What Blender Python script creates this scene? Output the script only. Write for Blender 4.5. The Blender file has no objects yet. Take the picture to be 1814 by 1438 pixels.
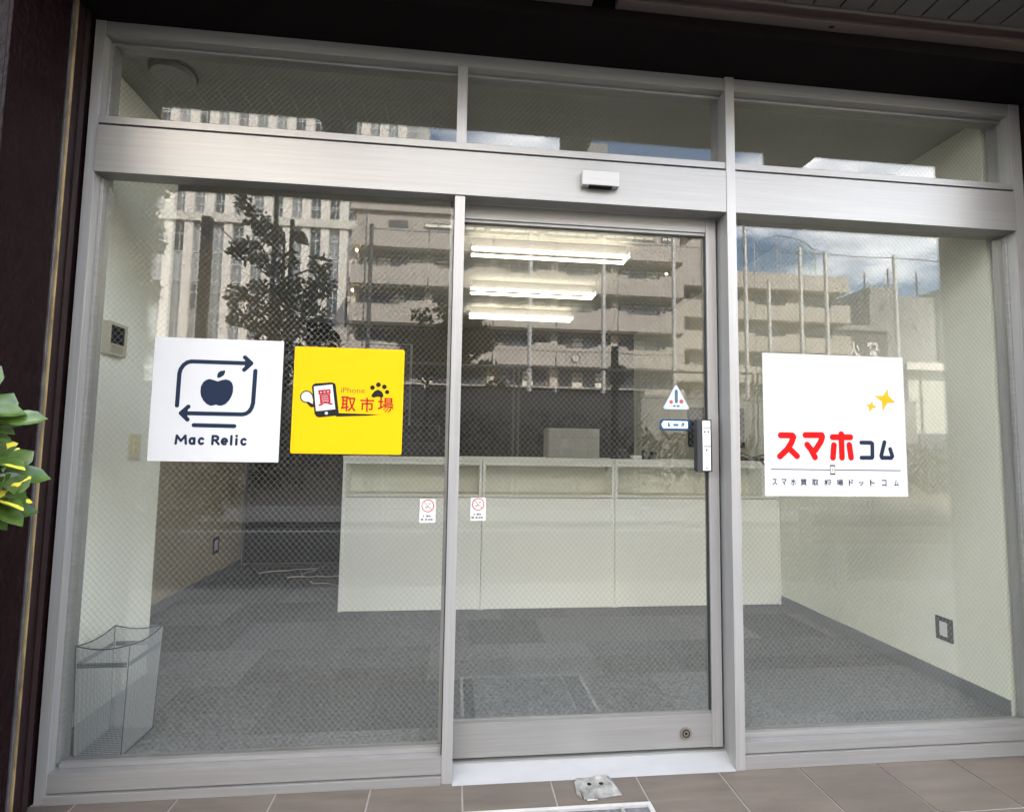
import bpy, bmesh, math, random
from mathutils import Vector, Matrix
random.seed(7)
S = bpy.context.scene
COL = S.collection
R = math.radians

# ------------------------------------------------------------------ camera
def make_camera():
    cd = bpy.data.cameras.new('camera')
    cd.sensor_fit = 'HORIZONTAL'; cd.sensor_width = 36.0
    cd.lens = 36.0 * 937.9 / 1814.0
    cd.clip_start = 0.02; cd.clip_end = 3000
    yaw, pitch, roll = 0.1056, 0.0769, 0.0153
    fwd = Vector((math.sin(yaw)*math.cos(pitch), math.cos(yaw)*math.cos(pitch), math.sin(pitch)))
    right = Vector((math.cos(yaw), -math.sin(yaw), 0)); up = right.cross(fwd)
    r2 = math.cos(roll)*right + math.sin(roll)*up
    u2 = -math.sin(roll)*right + math.cos(roll)*up
    o = bpy.data.objects.new('camera', cd); COL.objects.link(o)
    m = Matrix.Identity(4)
    for i in range(3):
        m[i][0] = r2[i]; m[i][1] = u2[i]; m[i][2] = -fwd[i]; m[i][3] = (1.426, -2.10, 1.2644)[i]
    o.matrix_world = m
    S.camera = o
make_camera()

# ------------------------------------------------------------------ world, sun, exposure
SUN_EL, SUN_AZ = 37.0, 24.0           # sun stands behind the shop, a little to the right
w = bpy.data.worlds.new('World'); S.world = w; w.use_nodes = True
nt = w.node_tree; N = nt.nodes; L = nt.links; N.clear()
out = N.new('ShaderNodeOutputWorld'); bg = N.new('ShaderNodeBackground'); bg.inputs[1].default_value = 0.125
sky = N.new('ShaderNodeTexSky'); sky.sky_type = 'NISHITA'; sky.sun_disc = False
sky.sun_elevation = R(SUN_EL); sky.sun_rotation = R(SUN_AZ); sky.air_density = 1.0; sky.dust_density = 1.5
tc = N.new('ShaderNodeTexCoord'); sep = N.new('ShaderNodeSeparateXYZ'); L.new(tc.outputs['Generated'], sep.inputs[0])
addz = N.new('ShaderNodeMath'); addz.operation = 'ADD'; addz.inputs[1].default_value = 0.22; L.new(sep.outputs[2], addz.inputs[0])
dx = N.new('ShaderNodeMath'); dx.operation = 'DIVIDE'; L.new(sep.outputs[0], dx.inputs[0]); L.new(addz.outputs[0], dx.inputs[1])
dy = N.new('ShaderNodeMath'); dy.operation = 'DIVIDE'; L.new(sep.outputs[1], dy.inputs[0]); L.new(addz.outputs[0], dy.inputs[1])
cmb = N.new('ShaderNodeCombineXYZ'); L.new(dx.outputs[0], cmb.inputs[0]); L.new(dy.outputs[0], cmb.inputs[1]); cmb.inputs[2].default_value = 3.3
cn = N.new('ShaderNodeTexNoise'); cn.inputs['Scale'].default_value = 2.3; cn.inputs['Detail'].default_value = 7; cn.inputs['Roughness'].default_value = 0.55
L.new(cmb.outputs[0], cn.inputs['Vector'])
cr = N.new('ShaderNodeValToRGB'); cr.color_ramp.elements[0].position = 0.44; cr.color_ramp.elements[1].position = 0.63
L.new(cn.outputs[0], cr.inputs[0])
mx = N.new('ShaderNodeMix'); mx.data_type = 'RGBA'; mx.inputs[7].default_value = (12.0, 12.1, 12.4, 1)
L.new(cr.outputs[0], mx.inputs[0]); L.new(sky.outputs[0], mx.inputs[6]); L.new(mx.outputs[2], bg.inputs[0]); L.new(bg.outputs[0], out.inputs[0])

sd = bpy.data.lights.new('sun', 'SUN'); sd.energy = 4.0; sd.angle = R(0.53); sd.color = (1.0, 0.95, 0.87)
so = bpy.data.objects.new('sun', sd); COL.objects.link(so); so.location = (20, 40, 60)
sdir = Vector((math.sin(R(SUN_AZ))*math.cos(R(SUN_EL)), math.cos(R(SUN_AZ))*math.cos(R(SUN_EL)), math.sin(R(SUN_EL))))
so.rotation_euler = sdir.to_track_quat('Z', 'Y').to_euler()

S.view_settings.view_transform = 'Standard'; S.view_settings.look = 'None'
S.view_settings.exposure = 3.12; S.view_settings.gamma = 1.0; S.view_settings.use_curve_mapping = False
S.render.engine = 'CYCLES'
S.cycles.use_denoising = True; S.cycles.use_adaptive_sampling = False
S.cycles.max_bounces = 10; S.cycles.transparent_max_bounces = 24; S.cycles.diffuse_bounces = 5; S.cycles.glossy_bounces = 5
S.cycles.caustics_reflective = False; S.cycles.caustics_refractive = False
S.cycles.sample_clamp_indirect = 6.0

# ------------------------------------------------------------------ materials
MATS = {}
def mat(name, col, rough=0.6, metal=0.0, var=0.0, vscale=4.0, vstretch=(1, 1, 1), bump=0.0, bscale=40.0, bstretch=(1, 1, 1),
        spec=0.5, rand=0.0, col2=None, thresh=None, bdist=0.01, rvar=0.0):
    """Principled material: base colour, optional noise variation towards col2 (or lighter / darker), fine bump, per-object random tint."""
    if name in MATS: return MATS[name]
    m = bpy.data.materials.new(name); m.use_nodes = True
    nt = m.node_tree; N = nt.nodes; L = nt.links
    b = N['Principled BSDF']
    b.inputs['Base Color'].default_value = (*col, 1); b.inputs['Roughness'].default_value = rough; b.inputs['Metallic'].default_value = metal
    b.inputs['Specular IOR Level'].default_value = spec
    tcn = N.new('ShaderNodeTexCoord')
    last = None
    if var > 0:
        mp = N.new('ShaderNodeMapping'); mp.inputs['Scale'].default_value = vstretch; L.new(tcn.outputs['Object'], mp.inputs['Vector'])
        if rand > 0:
            oi = N.new('ShaderNodeObjectInfo'); vm = N.new('ShaderNodeVectorMath'); vm.operation = 'ADD'
            ml = N.new('ShaderNodeMath'); ml.operation = 'MULTIPLY'; ml.inputs[1].default_value = 37.0
            L.new(oi.outputs['Random'], ml.inputs[0]); L.new(mp.outputs[0], vm.inputs[0]); L.new(ml.outputs[0], vm.inputs[1]); src = vm.outputs[0]
        else: src = mp.outputs[0]
        nz = N.new('ShaderNodeTexNoise'); nz.inputs['Scale'].default_value = vscale; nz.inputs['Detail'].default_value = 6; nz.inputs['Roughness'].default_value = 0.6
        L.new(src, nz.inputs['Vector'])
        rp = N.new('ShaderNodeValToRGB')
        a, c = thresh if thresh else (0.3, 0.7)
        rp.color_ramp.elements[0].position = a; rp.color_ramp.elements[1].position = c
        lo = tuple(x*(1-var) for x in col) if col2 is None else col
        hi = tuple(min(1, x*(1+var)) for x in col) if col2 is None else col2
        rp.color_ramp.elements[0].color = (*lo, 1); rp.color_ramp.elements[1].color = (*hi, 1)
        L.new(nz.outputs[0], rp.inputs[0]); last = rp.outputs[0]
        if rvar > 0:
            mr = N.new('ShaderNodeMapRange'); mr.inputs[3].default_value = max(0.02, rough-rvar); mr.inputs[4].default_value = rough+rvar
            L.new(nz.outputs[0], mr.inputs[0]); L.new(mr.outputs[0], b.inputs['Roughness'])
    if rand > 0:
        oi2 = N.new('ShaderNodeObjectInfo'); mr = N.new('ShaderNodeMapRange'); mr.inputs[3].default_value = 1-rand; mr.inputs[4].default_value = 1+rand
        L.new(oi2.outputs['Random'], mr.inputs[0])
        mm = N.new('ShaderNodeVectorMath'); mm.operation = 'SCALE'
        if last: L.new(last, mm.inputs[0])
        else: mm.inputs[0].default_value = col
        L.new(mr.outputs[0], mm.inputs['Scale']); last = mm.outputs[0]
    if last: L.new(last, b.inputs['Base Color'])
    if bump > 0:
        mp = N.new('ShaderNodeMapping'); mp.inputs['Scale'].default_value = bstretch; L.new(tcn.outputs['Object'], mp.inputs['Vector'])
        nz = N.new('ShaderNodeTexNoise'); nz.inputs['Scale'].default_value = bscale; nz.inputs['Detail'].default_value = 4
        L.new(mp.outputs[0], nz.inputs['Vector'])
        bp = N.new('ShaderNodeBump'); bp.inputs['Strength'].default_value = bump; bp.inputs['Distance'].default_value = bdist
        L.new(nz.outputs[0], bp.inputs['Height']); L.new(bp.outputs[0], b.inputs['Normal'])
    MATS[name] = m
    return m

def glass_mat(name, tint, f0):
    m = bpy.data.materials.new(name); m.use_nodes = True
    nt = m.node_tree; N = nt.nodes; L = nt.links; N.clear()
    o = N.new('ShaderNodeOutputMaterial'); g = N.new('ShaderNodeNewGeometry'); d = N.new('ShaderNodeVectorMath'); d.operation = 'DOT_PRODUCT'
    L.new(g.outputs['Normal'], d.inputs[0]); L.new(g.outputs['Incoming'], d.inputs[1])
    ab = N.new('ShaderNodeMath'); ab.operation = 'ABSOLUTE'; L.new(d.outputs['Value'], ab.inputs[0])
    om = N.new('ShaderNodeMath'); om.operation = 'SUBTRACT'; om.inputs[0].default_value = 1; L.new(ab.outputs[0], om.inputs[1])
    pw = N.new('ShaderNodeMath'); pw.operation = 'POWER'; pw.inputs[1].default_value = 5; L.new(om.outputs[0], pw.inputs[0])
    ma = N.new('ShaderNodeMath'); ma.operation = 'MULTIPLY_ADD'; ma.inputs[1].default_value = 1-f0; ma.inputs[2].default_value = f0; L.new(pw.outputs[0], ma.inputs[0])
    t = N.new('ShaderNodeBsdfTransparent'); t.inputs[0].default_value = (*tint, 1)
    gl = N.new('ShaderNodeBsdfGlossy'); gl.inputs['Roughness'].default_value = 0.0; gl.inputs[0].default_value = (1, 1, 1, 1)
    mxs = N.new('ShaderNodeMixShader'); L.new(ma.outputs[0], mxs.inputs[0]); L.new(t.outputs[0], mxs.inputs[1]); L.new(gl.outputs[0], mxs.inputs[2])
    L.new(mxs.outputs[0], o.inputs[0])
    return m

def emit_mat(name, col, st):
    m = bpy.data.materials.new(name); m.use_nodes = True
    b = m.node_tree.nodes['Principled BSDF']; b.inputs['Base Color'].default_value = (*col, 1)
    b.inputs['Emission Color'].default_value = (*col, 1); b.inputs['Emission Strength'].default_value = st
    return m

M_GLASS = glass_mat('window_glass', (0.955, 0.962, 0.953), 0.038)
M_ALU = mat('anodised_aluminium', (0.285, 0.277, 0.265), 0.42, 0.5, var=0.09, vscale=3.0, vstretch=(0.6, 1, 30), bump=0.02, bscale=60, bstretch=(0.3, 1, 20), rvar=0.06)
M_ALU_V = mat('anodised_aluminium_upright', (0.33, 0.322, 0.312), 0.42, 0.45, var=0.09, vscale=3.0, vstretch=(30, 30, 0.6), bump=0.02, bscale=60, bstretch=(20, 20, 0.3), rvar=0.06)
M_ALU_DULL = mat('dull_aluminium', (0.30, 0.295, 0.28), 0.5, 0.8, var=0.12, vscale=6, vstretch=(0.6, 1, 12))
M_THRESH = mat('brushed_steel_threshold', (0.36, 0.355, 0.345), 0.5, 0.5, var=0.05, vscale=20, vstretch=(.3, 1, 1))
M_RUBBER = mat('black_rubber', (0.012, 0.012, 0.012), 0.6)
M_WIRE = mat('glass_wire', (0.27, 0.27, 0.255), 0.5, 0.3)
M_MAROON = mat('maroon_wall', (0.0085, 0.0034, 0.0038), 0.5, var=0.25, vscale=14, bump=0.9, bscale=42, bstretch=(1, 1, 0.55), bdist=0.012, spec=0.07)
M_MAROON_TRIM = mat('maroon_metal', (0.014, 0.0065, 0.007), 0.45, spec=0.2, var=0.3, vscale=30, bump=0.25, bscale=90, bdist=0.004)
M_SOFFIT_DARK = mat('dark_soffit_paint', (0.004, 0.0024, 0.0022), 0.8, var=0.3, vscale=5, spec=0.1)
M_BRASS = mat('worn_brass_edge', (0.42, 0.31, 0.15), 0.45, 0.5, var=1.0, vscale=14, vstretch=(1, 1, 0.6), col2=(0.16, 0.10, 0.06), thresh=(0.45, 0.75))
M_GREYLIP = mat('grey_guide_lip', (0.13, 0.12, 0.125), 0.45, 0.5, var=0.5, vscale=18, vstretch=(1, 1, .5))
M_RAIL = mat('bronze_rail', (0.15, 0.12, 0.105), 0.42, 0.55, var=0.15, vscale=8, vstretch=(.3, 1, 1))
M_SLAT = mat('soffit_board', (0.048, 0.045, 0.041), 0.6, var=0.12, vscale=5, rand=0.06)
M_TILE = mat('porch_tile', (0.076, 0.060, 0.047), 0.5, var=1.0, vscale=3.2, vstretch=(1.3, 7, 1), col2=(0.132, 0.106, 0.084), thresh=(0.28, 0.78), rand=0.05, bump=0.12, bscale=25, bstretch=(1, 6, 1), bdist=0.003, rvar=0.1)
M_GROUT = mat('pale_grout', (0.31, 0.275, 0.245), 0.85, var=0.15, vscale=20)
M_CARPET = mat('grey_carpet_tile', (0.172, 0.176, 0.175), 0.95, var=0.36, vscale=60, rand=0.22, bump=1.0, bscale=170, bdist=0.01, spec=0.1)
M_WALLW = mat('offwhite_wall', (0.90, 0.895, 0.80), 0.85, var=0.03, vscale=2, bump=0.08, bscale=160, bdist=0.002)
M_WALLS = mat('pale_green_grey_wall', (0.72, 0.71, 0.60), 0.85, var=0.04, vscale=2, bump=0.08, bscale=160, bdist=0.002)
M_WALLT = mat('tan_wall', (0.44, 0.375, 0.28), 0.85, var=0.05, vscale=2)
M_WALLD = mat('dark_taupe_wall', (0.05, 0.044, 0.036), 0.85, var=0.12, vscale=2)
M_CEIL = mat('grey_ceiling', (0.36, 0.35, 0.31), 0.9, var=0.06, vscale=3)
M_BASEB = mat('grey_vinyl_skirting', (0.17, 0.175, 0.175), 0.5, var=0.06, vscale=4)
M_COUNTER = mat('white_laminate', (0.90, 0.90, 0.825), 0.42, var=0.02, vscale=3)
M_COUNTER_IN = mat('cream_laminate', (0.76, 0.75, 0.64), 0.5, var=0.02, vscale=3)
M_BLACK = mat('black_plastic', (0.014, 0.014, 0.015), 0.4, var=0.2, vscale=9)
M_BLACKM = mat('matt_black_plastic', (0.02, 0.02, 0.021), 0.65)
M_SCREEN = mat('dark_screen', (0.012, 0.013, 0.016), 0.12)
M_BEIGE = mat('beige_plastic', (0.50, 0.46, 0.36), 0.45, var=0.05, vscale=12)
M_CREAM = mat('cream_plastic', (0.72, 0.66, 0.48), 0.4)
M_WHITEP = mat('white_plastic', (0.80, 0.80, 0.79), 0.4, var=0.03, vscale=20)
M_DIMMED_BOX = mat('dimmed_drawer_plastic', (0.40, 0.40, 0.37), 0.5, var=0.06, vscale=6, rand=0.08)  # white drawers toned grey, the dim light at the back put into colour
M_STK_W = mat('white_vinyl', (0.47, 0.47, 0.478), 0.65, spec=0.12, var=0.015, vscale=5, bump=0.25, bscale=9, bdist=0.004)
M_STK_W2 = mat('white_vinyl_print', (0.47, 0.47, 0.47), 0.65, spec=0.12, var=0.015, vscale=5, bump=0.25, bscale=9, bdist=0.004)
M_NAVY = mat('navy_print', (0.010, 0.018, 0.037), 0.65, spec=0.12)
M_YEL = mat('yellow_vinyl', (0.62, 0.365, 0.001), 0.65, spec=0.12, var=0.02, vscale=4, bump=0.25, bscale=9, bdist=0.004)
M_INK = mat('black_print', (0.012, 0.012, 0.012), 0.65, spec=0.12)
M_RED = mat('red_print', (0.42, 0.003, 0.003), 0.65, spec=0.12)
M_CRIM = mat('crimson_print', (0.30, 0.006, 0.012), 0.65, spec=0.12)
M_OLIVE = mat('ochre_print', (0.16, 0.10, 0.02), 0.65, spec=0.12)
M_GOLD = mat('gold_print', (0.48, 0.30, 0.008), 0.65, spec=0.12)
M_BLUE = mat('blue_print', (0.016, 0.05, 0.11), 0.65, spec=0.12)
M_TEAL = mat('teal_print', (0.055, 0.115, 0.15), 0.65, spec=0.12)
M_PALEB = mat('pale_blue_print', (0.36, 0.44, 0.55), 0.65, spec=0.12)
M_REDSOFT = mat('faded_red_print', (0.34, 0.06, 0.05), 0.55)
M_GREYINK = mat('grey_print', (0.10, 0.10, 0.11), 0.55)
M_STEEL = mat('scratched_steel', (0.36, 0.35, 0.33), 0.4, 0.7, var=0.5, vscale=22, rvar=0.15)
M_SENSOR = mat('sensor_plastic', (0.42, 0.41, 0.40), 0.4, var=0.02, vscale=9)
M_LED = emit_mat('lit_fluorescent_tube', (1.0, 0.93, 0.74), 2.4)
M_WARM = emit_mat('lit_warm_bulb', (1.0, 0.78, 0.42), 14.0)
M_DISC = mat('opal_cover', (0.34, 0.33, 0.30), 0.4)
M_CABLE = mat('white_cable', (0.62, 0.60, 0.55), 0.5)
M_BASKET = mat('basket_wire', (0.44, 0.45, 0.46), 0.45, 0.3)
M_BASKETD = mat('basket_band', (0.06, 0.062, 0.066), 0.5, 0.4)
M_ASPH = mat('asphalt', (0.052, 0.052, 0.052), 0.9, var=0.25, vscale=0.6, bump=0.3, bscale=90)
M_PAVE = mat('concrete_pavement', (0.33, 0.315, 0.29), 0.9, var=0.15, vscale=1.2, bump=0.2, bscale=60)
M_KERB = mat('kerb_concrete', (0.34, 0.33, 0.31), 0.9, var=0.12, vscale=2)
M_LINE = mat('road_paint', (0.75, 0.75, 0.72), 0.8, var=0.1, vscale=6)
M_CONC = mat('beige_concrete', (0.36, 0.325, 0.285), 0.88, var=0.10, vscale=0.7, vstretch=(1, 1, 0.4))
M_CONC2 = mat('recess_concrete_lightened', (0.52, 0.47, 0.40), 0.9, var=0.10, vscale=0.7)  # paler copy of the beige concrete, bounced light under balconies put into colour
M_STONE = mat('pale_stone', (0.60, 0.565, 0.52), 0.8, var=0.06, vscale=0.5)
M_STONE2 = mat('pale_stone_belt', (0.50, 0.48, 0.43), 0.85, var=0.08, vscale=0.4)
M_WINF = mat('dark_window_frame', (0.045, 0.045, 0.042), 0.5)
M_WINF2 = mat('silver_window_frame', (0.50, 0.50, 0.49), 0.5)
M_PANE = mat('dark_building_glass', (0.055, 0.065, 0.075), 0.2, rand=0.4)
M_PANEB = mat('curtained_glass', (0.20, 0.215, 0.225), 0.3, var=0.25, vscale=1.5, vstretch=(3, 1, .3), rand=0.25)
M_CURT = mat('pale_curtain', (0.70, 0.66, 0.56), 0.8, rand=0.15)
M_GREYB = mat('grey_render', (0.21, 0.205, 0.195), 0.9, var=0.1, vscale=0.3)
M_DARKB = mat('dark_cladding', (0.085, 0.08, 0.075), 0.8, var=0.15, vscale=0.3)
M_PALEB2 = mat('pale_metal_siding', (0.50, 0.50, 0.44), 0.7, var=0.08, vscale=0.6)
M_POLE = mat('galvanised_pole', (0.46, 0.45, 0.43), 0.5, 0.3, var=0.1, vscale=2)
M_POLED = mat('dark_pole', (0.055, 0.05, 0.045), 0.6)
M_NET = mat('net_cord', (0.05, 0.14, 0.13), 0.8)
M_FENCE = mat('pale_green_fence_pipe', (0.66, 0.68, 0.56), 0.5, 0.2)
M_MESHW = mat('fence_wire', (0.22, 0.23, 0.20), 0.6, 0.3)
M_WALLC = mat('grey_block_wall', (0.22, 0.215, 0.205), 0.9, var=0.12, vscale=0.8)
M_BARK = mat('bark', (0.06, 0.047, 0.035), 0.9, var=0.3, vscale=6, bump=0.6, bscale=20)
M_LEAFD = mat('dark_leaf', (0.032, 0.050, 0.018), 0.55, rand=0.1)
M_LEAFG = mat('olive_leaf', (0.32, 0.30, 0.12), 0.55)  # base colour raised to stand in for light passing through the leaves
M_LEAFY = mat('yellow_green_leaf', (0.36, 0.28, 0.09), 0.55)
M_HEDGE = mat('brown_hedge_leaf', (0.07, 0.058, 0.033), 0.7)
M_STEM = mat('green_stem', (0.12, 0.15, 0.05), 0.6)
M_POT = mat('clay_pot', (0.25, 0.12, 0.08), 0.8, var=0.15, vscale=6)
M_SOIL = mat('potting_soil', (0.04, 0.03, 0.022), 0.95, var=0.3, vscale=20)
M_DARKPART = mat('dark_partition_panel', (0.035, 0.030, 0.024), 0.35, var=0.15, vscale=2)

def leaf_mat():
    m = bpy.data.materials.new('variegated_leaf'); m.use_nodes = True
    nt = m.node_tree; N = nt.nodes; L = nt.links; b = N['Principled BSDF']; b.inputs['Roughness'].default_value = 0.3
    tcn = N.new('ShaderNodeTexCoord'); sp = N.new('ShaderNodeSeparateXYZ'); L.new(tcn.outputs['Object'], sp.inputs[0])
    ab = N.new('ShaderNodeMath'); ab.operation = 'ABSOLUTE'; L.new(sp.outputs[0], ab.inputs[0])
    oi = N.new('ShaderNodeObjectInfo')
    nz = N.new('ShaderNodeTexNoise'); nz.inputs['Scale'].default_value = 28; nz.inputs['Detail'].default_value = 3
    vm = N.new('ShaderNodeVectorMath'); vm.operation = 'ADD'; L.new(tcn.outputs['Object'], vm.inputs[0]); L.new(oi.outputs['Random'], vm.inputs[1]); L.new(vm.outputs[0], nz.inputs['Vector'])
    ma = N.new('ShaderNodeMath'); ma.operation = 'MULTIPLY_ADD'; ma.inputs[1].default_value = 0.030; ma.inputs[2].default_value = -0.0105; L.new(nz.outputs[0], ma.inputs[0])
    gt = N.new('ShaderNodeMath'); gt.operation = 'LESS_THAN'; L.new(ab.outputs[0], gt.inputs[0]); L.new(ma.outputs[0], gt.inputs[1])
    rr = N.new('ShaderNodeMath'); rr.operation = 'GREATER_THAN'; rr.inputs[1].default_value = 0.62; L.new(oi.outputs['Random'], rr.inputs[0])
    mu = N.new('ShaderNodeMath'); mu.operation = 'MULTIPLY'; L.new(gt.outputs[0], mu.inputs[0]); L.new(rr.outputs[0], mu.inputs[1])
    n2 = N.new('ShaderNodeTexNoise'); n2.inputs['Scale'].default_value = 40; L.new(vm.outputs[0], n2.inputs['Vector'])
    rp = N.new('ShaderNodeValToRGB'); rp.color_ramp.elements[0].color = (0.030, 0.062, 0.010, 1); rp.color_ramp.elements[1].color = (0.075, 0.125, 0.024, 1)
    rp.color_ramp.elements[0].position = .3; rp.color_ramp.elements[1].position = .7
    L.new(n2.outputs[0], rp.inputs[0])
    mx = N.new('ShaderNodeMix'); mx.data_type = 'RGBA'; mx.inputs[7].default_value = (0.72, 0.60, 0.06, 1)
    L.new(mu.outputs[0], mx.inputs[0]); L.new(rp.outputs[0], mx.inputs[6]); L.new(mx.outputs[2], b.inputs['Base Color'])
    return m
M_VLEAF = leaf_mat()

# ------------------------------------------------------------------ building helpers
ORG = {}
class MB:
    """Collects simple shapes (world metres) and links them as one mesh object."""
    def __init__(s): s.v = []; s.f = []; s.mi = []; s.cur = 0
    def face(s, pts):
        n = len(s.v); s.v += [tuple(p) for p in pts]; s.f.append(tuple(range(n, n+len(pts)))); s.mi.append(s.cur)
    def box(s, x0, x1, y0, y1, z0, z1):
        n = len(s.v)
        s.v += [(x0, y0, z0), (x1, y0, z0), (x1, y1, z0), (x0, y1, z0), (x0, y0, z1), (x1, y0, z1), (x1, y1, z1), (x0, y1, z1)]
        for q in ((0, 3, 2, 1), (4, 5, 6, 7), (0, 1, 5, 4), (1, 2, 6, 5), (2, 3, 7, 6), (3, 0, 4, 7)):
            s.f.append(tuple(n+i for i in q)); s.mi.append(s.cur)
        return s
    def prism(s, poly, axis, a, b):
        """poly: 2D outline; axis 'y': outline in (x,z) from y=a to y=b; 'z': (x,y); 'x': (y,z)."""
        def P(p, t):
            return (p[0], t, p[1]) if axis == 'y' else (p[0], p[1], t) if axis == 'z' else (t, p[0], p[1])
        n = len(s.v); k = len(poly)
        s.v += [P(p, a) for p in poly] + [P(p, b) for p in poly]
        s.f.append(tuple(range(n, n+k))); s.f.append(tuple(range(n+2*k-1, n+k-1, -1))); s.mi += [s.cur]*2
        for i in range(k):
            j = (i+1) % k
            s.f.append((n+i, n+k+i, n+k+j, n+j)); s.mi.append(s.cur)
        return s
    def bar(s, p, q, r, n=6, r2=None):
        p = Vector(p); q = Vector(q); d = q-p
        if d.length < 1e-6: return s
        d.normalize(); u = d.orthogonal().normalized(); v = d.cross(u); r2 = r if r2 is None else r2
        b = len(s.v)
        for c, rr in ((p, r), (q, r2)):
            for i in range(n):
                a = 2*math.pi*i/n; s.v.append(tuple(c+(u*math.cos(a)+v*math.sin(a))*rr))
        for i in range(n):
            j = (i+1) % n; s.f.append((b+i, b+j, b+n+j, b+n+i)); s.mi.append(s.cur)
        s.f.append(tuple(b+i for i in reversed(range(n)))); s.f.append(tuple(b+n+i for i in range(n))); s.mi += [s.cur]*2
        return s
    def path(s, pts, r, n=6):
        for a, b in zip(pts, pts[1:]): s.bar(a, b, r, n)
        return s
    def disc(s, cx, cz, r, y0, y1, n=28, sx=1.0):
        return s.prism([(cx+sx*r*math.cos(2*math.pi*i/n), cz+r*math.sin(2*math.pi*i/n)) for i in range(n)], 'y', y0, y1)
    def ring(s, cx, cz, ro, ri, y0, y1, n=32):
        P = lambda r, i, y: (cx+r*math.cos(2*math.pi*i/n), y, cz+r*math.sin(2*math.pi*i/n))
        for i in range(n):
            j = i+1
            s.face([P(ri, i, y0), P(ro, i, y0), P(ro, j, y0), P(ri, j, y0)])
            s.face([P(ro, i, y0), P(ro, i, y1), P(ro, j, y1), P(ro, j, y0)])
            s.face([P(ri, i, y1), P(ri, i, y0), P(ri, j, y0), P(ri, j, y1)])
        return s
    def mesh(s, name, mats, org=(0, 0, 0), bevel=0.0, smooth=False, recalc=True):
        me = bpy.data.meshes.new(name)
        ox, oy, oz = org
        me.from_pydata([(x-ox, y-oy, z-oz) for x, y, z in s.v], [], s.f)
        for m in (mats if isinstance(mats, (list, tuple)) else [mats]): me.materials.append(m)
        for p, i in zip(me.polygons, s.mi): p.material_index = i
        if recalc or bevel:
            bm = bmesh.new(); bm.from_mesh(me)
            if bevel > 0:
                bmesh.ops.remove_doubles(bm, verts=bm.verts, dist=1e-6)
                es = [e for e in bm.edges if len(e.link_faces) == 2 and e.calc_face_angle(0) > 0.5]
                bmesh.ops.bevel(bm, geom=es, offset=bevel, segments=2, affect='EDGES', profile=0.7)
            bmesh.ops.recalc_face_normals(bm, faces=bm.faces); bm.to_mesh(me); bm.free()
        if smooth:
            for p in me.polygons: p.use_smooth = True
        return me
    def build(s, name, mats, parent=None, bevel=0.0, smooth=False, org=None, recalc=True):
        if parent is not None: o_ = ORG[parent.name]
        else: o_ = org or (0, 0, 0)
        me = s.mesh(name, mats, o_, bevel, smooth, recalc)
        o = bpy.data.objects.new(name, me); COL.objects.link(o)
        if parent is not None: o.parent = parent
        else: o.location = o_
        ORG[o.name] = o_
        return o

def B(*a): return MB().box(*a)
def tag(o, label=None, cat=None, group=None, kind=None):
    if label: o['label'] = label
    if cat: o['category'] = cat
    if group: o['group'] = group
    if kind: o['kind'] = kind
    return o
def thing(name, label, cat, loc=(0, 0, 0), group=None):
    o = bpy.data.objects.new(name, None); COL.objects.link(o); o.location = loc; o.empty_display_size = 0.1
    ORG[o.name] = tuple(loc)
    return tag(o, label, cat, group)
def inst(name, me, parent, loc=(0, 0, 0), rot=None, scale=None):
    """Another object on a shared mesh, placed at loc relative to its parent."""
    o = bpy.data.objects.new(name, me); COL.objects.link(o); o.parent = parent; o.location = loc
    if rot: o.rotation_euler = rot
    if scale: o.scale = scale
    ORG[o.name] = ORG.get(parent.name, (0, 0, 0)) if parent else loc
    return o
def copy_tree(o, parent=None):
    c = o.copy(); COL.objects.link(c); c.parent = parent
    for ch in list(o.children): copy_tree(ch, c)
    ORG[c.name] = ORG.get(o.name, (0, 0, 0))
    return c
def capsule(p, q, wd, n=8):
    """Outline of a round-ended stroke from p to q in 2D."""
    a = math.atan2(q[1]-p[1], q[0]-p[0]); r = wd/2; o = []
    for i in range(n+1):
        t = a+math.pi/2+math.pi*i/n; o.append((p[0]+r*math.cos(t), p[1]+r*math.sin(t)))
    for i in range(n+1):
        t = a-math.pi/2+math.pi*i/n; o.append((q[0]+r*math.cos(t), q[1]+r*math.sin(t)))
    return o
def text_mb(body, x0, x1, z0, z1, y0, y1, bold=0.0, keep=False, shear=0.0, rot=0.0):
    """Lettering fitted into the box x0..x1, z0..z1 as thin raised print."""
    c = bpy.data.curves.new('lettering', 'FONT'); c.body = body; c.size = 1; c.offset = bold; c.extrude = 0; c.resolution_u = 3; c.shear = shear
    o = bpy.data.objects.new('lettering', c); COL.objects.link(o)
    me = bpy.data.meshes.new_from_object(o.evaluated_get(bpy.context.evaluated_depsgraph_get()))
    bpy.data.objects.remove(o); bpy.data.curves.remove(c)
    co = [v.co.copy() for v in me.vertices]
    ax, bx = min(v.x for v in co), max(v.x for v in co); ay, by = min(v.y for v in co), max(v.y for v in co)
    sx = (x1-x0)/(bx-ax); sz = (z1-z0)/(by-ay)
    if keep: sx = sz = min(sx, sz)
    mb = MB(); cx, cz = (x0+x1)/2, (z0+z1)/2
    for p in me.polygons:
        pts = []
        for i in p.vertices:
            X = x0+(co[i].x-ax)*sx-cx; Z = z0+(co[i].y-ay)*sz-cz
            pts.append((cx+X*math.cos(rot)-Z*math.sin(rot), y0, cz+X*math.sin(rot)+Z*math.cos(rot)))
        mb.face(pts)
    bpy.data.meshes.remove(me)
    return mb

G = 0.057            # front face of the fixed panes
DG = 0.095           # front face of the sliding door's pane
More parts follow.
